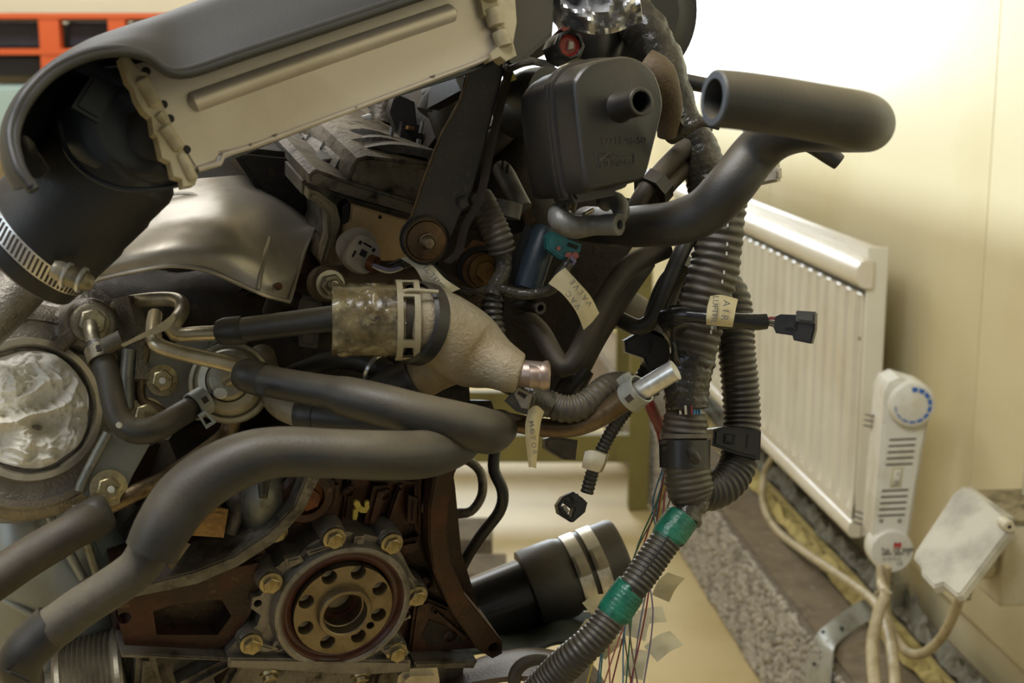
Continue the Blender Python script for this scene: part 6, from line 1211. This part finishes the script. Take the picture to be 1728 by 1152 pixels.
o = obj('square_connector', MB().pixprism(view_frame(950, 757, 1.0, yaw=10), [(920, 740), (934, 736), (976, 742), (972, 776), (952, 775), (930, 762), (920, 756)], -.014, 0, bev=.002), M['dark_grey_plug']); tag(o, 'grey brown square connector below the stained pipe', 'connector')
# conduit behind the outlet spout
c3c = thing('conduit_arch', P(990, 680, .93), 'arched ribbed conduit between cast outlet and harness', 'conduit')
conduit('ribbed_conduit', [(905, 665, .91, 20), (925, 680, .908, 22), (955, 690, .905, 23), (985, 684, .905, 23), (1010, 665, .91, 23), (1032, 652, .92, 23), (1062, 650, .935, 20), (1090, 664, .94, 14)], M['conduit'], c3c, period=.0040, amp=.05, n=24, sharp=.6)
obj('taped_end', hose_mb([(870, 652, .905, 16), (890, 662, .902, 22), (912, 676, .902, 24), (922, 682, .904, 24)], 24, disp=wrinkle(.16)), M['tape'], c3c)
mc = thing('motor_plug', P(878, 676, .895), 'beige grey plug with paper tag under the cast outlet', 'connector')
mf = view_frame(880, 675, .888, yaw=-8, roll=-30)
obj('plug_body', MB().pixprism(mf, [(850, 676), (872, 652), (898, 664), (903, 672), (890, 700), (870, 694)], -.012, 0, bev=.0015), M['dark_grey_plug'], mc)
obj('latch_frame', MB().pixprism(mf, [(868, 664), (874, 654), (898, 666), (892, 690), (880, 688)], -.001, .003, holes=[[mf.l2(x, y) for x, y in [(873, 664), (876, 659), (890, 666), (886, 672)]]], bev=.0006), M['grey_plug'], mc)
tg = obj('paper_tag', MB().loft([[P(892, 692, .882), P(905, 684, .880), P(918, 694, .882)], [P(887, 716, .882), P(900, 716, .879), P(912, 712, .882)], [P(888, 745, .884), P(898, 745, .881), P(908, 742, .884)], [P(893, 788, .888), P(898, 788, .886), P(904, 790, .888)]], .0004, (4, 4)), M['paper'], mc)
text('M O T O R', view_frame(899, 738, .8785), 0, 0, .0044, M['ink'], tg, roll=-84, zoff=.0004)
# taped conduit loom at centre
lm = thing('conduit_loom', P(840, 450, .93), 'ribbed conduit and taped loom dropping beside the black stay', 'conduit')
conduit('ribbed_conduit', [(812, 332, .925, 19), (820, 350, .92, 22), (832, 380, .918, 24), (842, 405, .918, 24), (847, 425, .92, 23)], M['conduit'], lm, period=.0036, amp=.045, n=28, sharp=.6)
obj('tape_wrap', hose_mb([(847, 420, .921, 18), (850, 440, .922, 16), (848, 462, .922, 15), (838, 480, .922, 15), (832, 495, .922, 16)], 24, step=.0018, disp=both(wrinkle(.12), rib(.006, .03))), M['tape'], lm, ang=60)
conduit('dark_conduit', [(834, 495, .925, 15), (832, 530, .925, 16), (838, 570, .925, 16), (842, 600, .93, 15)], M['conduit_dark'], lm, period=.0042, amp=.09, n=20, sharp=.8)
obj('worm_clamp', MB().lathe(Fr(P(846, 352, .935), V((.2, .2, 1)).normalized()), [(.0125, -.005), (.0135, -.005), (.0135, .005), (.0125, .005)], 36, close=True), M['pipe_grey'], lm)
# loose wires and paper tags hanging behind the trunk
wb = thing('loose_wires', P(1110, 900, 1.02), 'fan of thin coloured wires hanging behind the taped trunk', 'wires')
rw = random.Random(12)
cols_ = ['redw', 'purple', 'bluew', 'yellow', 'rosy', 'teal', 'dark_grey_plug', 'redw', 'purple', 'tape_green', 'yellow', 'dark_grey_plug', 'rosy', 'bluew']
for i, m_ in enumerate(cols_):
    x0 = 1128+rw.uniform(-8, 8); x1 = 1100+rw.uniform(-45, 25); x2 = 1085+rw.uniform(-60, 35); d = 1.02+rw.uniform(-.03, .06)
    q = [(x0, 700, d, 1.4), (x0+rw.uniform(-4, 6), 780, d, 1.4), (x0-12+rw.uniform(-12, 12), 850, d, 1.4), (x1, 940, d+.01, 1.4), (x2, 1040, d+.02, 1.4), (x2+rw.uniform(-50, 20), 1180, d+.03, 1.4)]
    obj('wire', hose_mb(q, 7, step=.01), M[m_], wb)
for q in ([(1032, 925, 1.0), (1060, 900, 1.0), (1040, 1000, 1.0), (1030, 1030, 1.0)],):
    pass
for i, (x, y, s_, a) in enumerate(((1012, 1020, 26, 25), (1060, 1055, 34, -10), (1128, 990, 28, 70), (1120, 1090, 30, 35), (1030, 1090, 24, 50), (1075, 1120, 30, 80), (1000, 1060, 22, -20), (1100, 1040, 24, 10))):
    f = view_frame(x, y, 1.06+.01*i, yaw=rw.uniform(-25, 15), tilt=rw.uniform(15, 45), roll=a); k = s_*1.06/F
    obj('paper_tag', MB().loft([[f.w(-k, -k*.6), f.w(0, -k*.55, k*.15), f.w(k, -k*.6)], [f.w(-k, k*.6, k*.1), f.w(0, k*.65, k*.3), f.w(k, k*.6, .0)]], .0004, (3, 3)), M['paper_white' if i % 2 else 'paper'], wb)
obj('red_bundle', hose_mb([(1085, 655, .93, 6), (1100, 690, .96, 10), (1116, 725, 1.0, 10), (1125, 780, 1.02, 6)], 12, disp=wrinkle(.25)), M['redw'], wb)
tube('harness_branch', [(1160, 440, .985, 16), (1130, 480, 1.0, 22), (1112, 530, 1.01, 24), (1100, 570, 1.0, 24)], M['rubber_dark'], 'dark branch tucked behind the trunk', 'branch')
bc = thing('black_connector', P(1095, 590, .99), 'black rectangular connector with ribbed tail left of the trunk', 'connector')
bf = view_frame(1095, 590, .985, yaw=8, roll=-8)
obj('connector_shell', MB().pixprism(bf, [(1054, 574), (1080, 560), (1094, 560), (1130, 574), (1132, 600), (1122, 626), (1092, 624), (1086, 604), (1056, 594)], -.02, 0, bev=.002), M['plastic'], bc)
conduit('ribbed_tail', [(1108, 618, .995, 24), (1098, 640, 1.0, 26), (1082, 662, 1.0, 22), (1060, 672, 1.0, 16)], M['conduit_dark'], bc, period=.0042, amp=.06, n=20)
obj('connector_slot', MB().pixprism(bf, [(1098, 574), (1102, 574), (1098, 596), (1094, 596)], -.001, .001), M['black'], bc)
mb = MB(); p_, r_ = path([(1040, 460, 1.12, 22), (1060, 450, 1.12, 26), (1075, 420, 1.13, 20)]); mb.sweep(p_, r_, 18); tag(obj('brass_end', mb, M['natural']), 'tan round fitting end seen through the hoses', 'fitting')
mb = MB(); p_, r_ = path([(1010, 530, 1.1, 30), (1050, 520, 1.1, 34), (1085, 530, 1.1, 26)]); mb.sweep(p_, r_, 18); tag(obj('cloudy_boot', mb, M['dark_grey_plug']), 'brown grey boot behind the slim bent hose', 'boot')
# ---------------------------------------------------------------- black pipe with twin bands, lower right of the block
pp = thing('charge_pipe', P(900, 1000, 1.2), 'shiny black charge pipe with rubber sleeve and two steel bands', 'pipe')
PA, PB = P(770, 1045, 1.28), P(985, 960, 1.30)
PF = Fr(PB, (PB-PA).normalized()); rp2 = 62*1.28/F
obj('black_pipe', MB().lathe(PF, [(0, -.26), (rp2*.93, -.26), (rp2*.93, -.03), (0, -.03)], 56), M['gloss_black'], pp)
obj('rubber_sleeve', MB().lathe(PF, [(rp2*.9, -.056), (rp2*1.12, -.054), (rp2*1.14, -.048), (rp2*1.12, -.020), (rp2*1.05, -.014), (rp2*1.05, .034), (rp2*1.0, .038), (rp2*.85, .036), (rp2*.8, .0), (0, -.01)], 56), M['rubber_dark'], pp)
for z in (-.006, .011):
    b_ = obj('steel_band', MB().lathe(PF, [(rp2*1.055, z-.006), (rp2*1.085, z-.006), (rp2*1.085, z+.006), (rp2*1.055, z+.006)], 56, close=True), M['chrome'], pp)
    v = (CAM-PF.o).normalized(); v = (v-PF.n*v.dot(PF.n)).normalized(); v = Matrix.Rotation(rad(-12), 3, PF.n) @ v; f = Fr(PF.w(0, 0, z)+v*rp2*1.09, v, PF.n)
    obj('band_buckle', MB().prism(f, [(-.006, -.0055), (.014, -.0055), (.014, .0055), (-.006, .0055)], -.001, .005, bev=.0015), M['machined'], b_)
tag(obj('dark_rag', MB().loft([[P(770+i*42, 1108-i*5-6*math.sin(i*1.9)-j*13, 1.20+.03*j+.012*math.sin(i*2.1+j)) for i in range(7)] for j in range(5)], .003, (4, 4)), M['teal_rag']), 'dark greenish rag lying below the black charge pipe', 'rag')
o = obj('dusty_cover', MB().loft([[P(730, 1170, 1.08), P(800, 1150, 1.06), P(880, 1140, 1.05), (P(960, 1150, 1.06)), P(1030, 1175, 1.08)], [P(750, 1140, 1.12), P(810, 1122, 1.10), P(885, 1106, 1.10), (P(960, 1116, 1.10)), P(1015, 1140, 1.12)], [P(770, 1128, 1.2), P(820, 1105, 1.18), P(890, 1092, 1.18), (P(950, 1100, 1.18)), P(1000, 1120, 1.2)]], .004, (5, 5)), M['cast_tan2']); tag(o, 'dusty brown moulded cover at the bottom edge under the charge pipe', 'cover')
o = tube('curled_strap', [(872, 1175, 1.05, 10), (868, 1140, 1.05, 11), (885, 1118, 1.05, 11), (915, 1112, 1.05, 10), (945, 1122, 1.04, 9)], M['rubber_brown'], 'brown curled rubber strap at the bottom centre', 'strap')
o = tube('bracket_ring', [(770, 866, 1.15, 9), (795, 862, 1.15, 8), (813, 835, 1.15, 8), (812, 800, 1.15, 8), (795, 780, 1.15, 8), (775, 772, 1.15, 9)], M['cast_dark'], 'grey cast half ring bracket sticking out right of the block', 'bracket')
# wooden blocks on a low steel stand behind, under the pipe
def on_floor(x, y, z=0): r = ray(x, y); return CAM+r*((z-CAM.z)/r.z)
a_ = on_floor(800, 930); 
for i, (x0, y0, x1, y1, h) in enumerate(((700, 850, 862, 880, .08), (690, 900, 880, 935, .0))):
    pass
wk = thing('timber_block', on_floor(800, 905, .10), 'worn grey timber block on the floor right of the block', 'timber')
q0 = on_floor(815, 905, .12)
mb = wbx(MB(), q0.x-.42, q0.x+.02, q0.y-.02, q0.y+.14, 0.0, .12); obj('timber', mb, M['wood'], wk, bevel=.003)
q0 = on_floor(862, 960, .12); tag(obj('timber_block', wbx(MB(), q0.x-.52, q0.x-.01, q0.y-.03, q0.y+.1, 0, .12), M['wood'], bevel=.003), 'lower longer grey timber block beside the charge pipe', 'timber')
# ---------------------------------------------------------------- lower left: grey duct sheet, ribbed pulley, stand
du = thing('timing_cover', P(80, 950, 1.02), 'smooth grey ribbed cover filling the lower left', 'cover')
g = [[P(-60, 790, .99), P(20, 800, .98), P(90, 812, .985), P(160, 850, 1.0), P(215, 870, 1.03)], [P(-60, 880, .98), P(20, 890, .965), P(80, 900, .975), P(150, 930, .99), P(215, 960, 1.02)],
     [P(-60, 980, .98), P(20, 990, .965), P(90, 1000, .975), P(150, 1010, .985), P(215, 1040, 1.02)], [P(-60, 1090, .99), P(20, 1100, .985), P(90, 1100, .99), P(150, 1100, 1.0), P(215, 1110, 1.03)], [P(-60, 1200, 1.0), P(20, 1200, 1.0), P(90, 1200, 1.0), P(150, 1200, 1.01), P(215, 1200, 1.04)]]
obj('cover_sheet', MB().loft(g, .004, (8, 8)), M['duct'], du)
for q in ([(78, 835, .965, 7), (88, 880, .958, 8), (115, 930, .965, 9), (140, 975, .972, 8)], [(0, 1008, .965, 5), (40, 1030, .965, 6), (80, 1052, .972, 5)], [(20, 1090, .98, 10), (60, 1080, .98, 12), (110, 1105, .985, 12)]):
    p_, r_ = path(q); obj('pressed_rib', MB().sweep(p_, r_, 14), M['duct'], du)
tag(obj('green_plate', MB().pixprism(view_frame(220, 890, .99, yaw=10), [(130, 850), (210, 838), (260, 850), (240, 960), (180, 975), (150, 900)], -.01, 0, bev=.002), M['zinc_green']), 'dull green panel between strut and big hose', 'panel')
pu = thing('ribbed_pulley', P(160, 1110, .97), 'multi rib belt pulley at the lower left corner', 'pulley')
UF = Fr(P(160, 1180, .99), V((-.93, -.20, -.12)).normalized())
prof = [(.020, -.026), (.046, -.026), (.0475, -.024), (.0475, -.021)]
for i in range(9):
    z = -.019+i*.0036; prof += [(.0462, z), (.0438, z+.0018)]
prof += [(.0462, .0135), (.0475, .0150), (.0475, .018), (.046, .020), (.028, .020), (.026, .030), (0, .031)]
obj('grooved_rim', MB().lathe(UF, prof, 72), M['pulley'], pu, ang=30)
obj('pulley_hub', MB().lathe(UF, [(0, .045), (.012, .045), (.0125, .022), (.03, .021)], 36), M['gold'], pu)
sd = thing('engine_stand', V((-.2, 1.2, 0)), 'dark steel engine stand carrying the block, mostly out of frame', 'stand')
for sx in (-.34, -.14):
    obj('upright', wbx(MB(), sx, sx+.05, 1.17, 1.22, 0, .60), M['steel_frame'], sd, bevel=.002)
obj('cross_beam', wbx(MB(), -.36, -.06, 1.15, 1.24, .60, .66), M['steel_frame'], sd, bevel=.002)
for sx in (-.34, -.14): obj('foot', wbx(MB(), sx, sx+.05, .9, 1.55, 0, .05), M['steel_frame'], sd, bevel=.002)
# small tags and cables: flat tie on the twin pipes
mb = MB().loft([[P(206, 580, .865), P(240, 562, .850), P(268, 548, .848), P(294, 528, .85)], [P(210, 584, .865), P(246, 568, .850), P(282, 556, .848), P(296, 538, .85)]], .0012, (5, 2)); tg = obj('paper_tie', mb, M['natural']); tag(tg, 'buff tie strip stretched from the small clip to the twin pipes', 'tie strip')
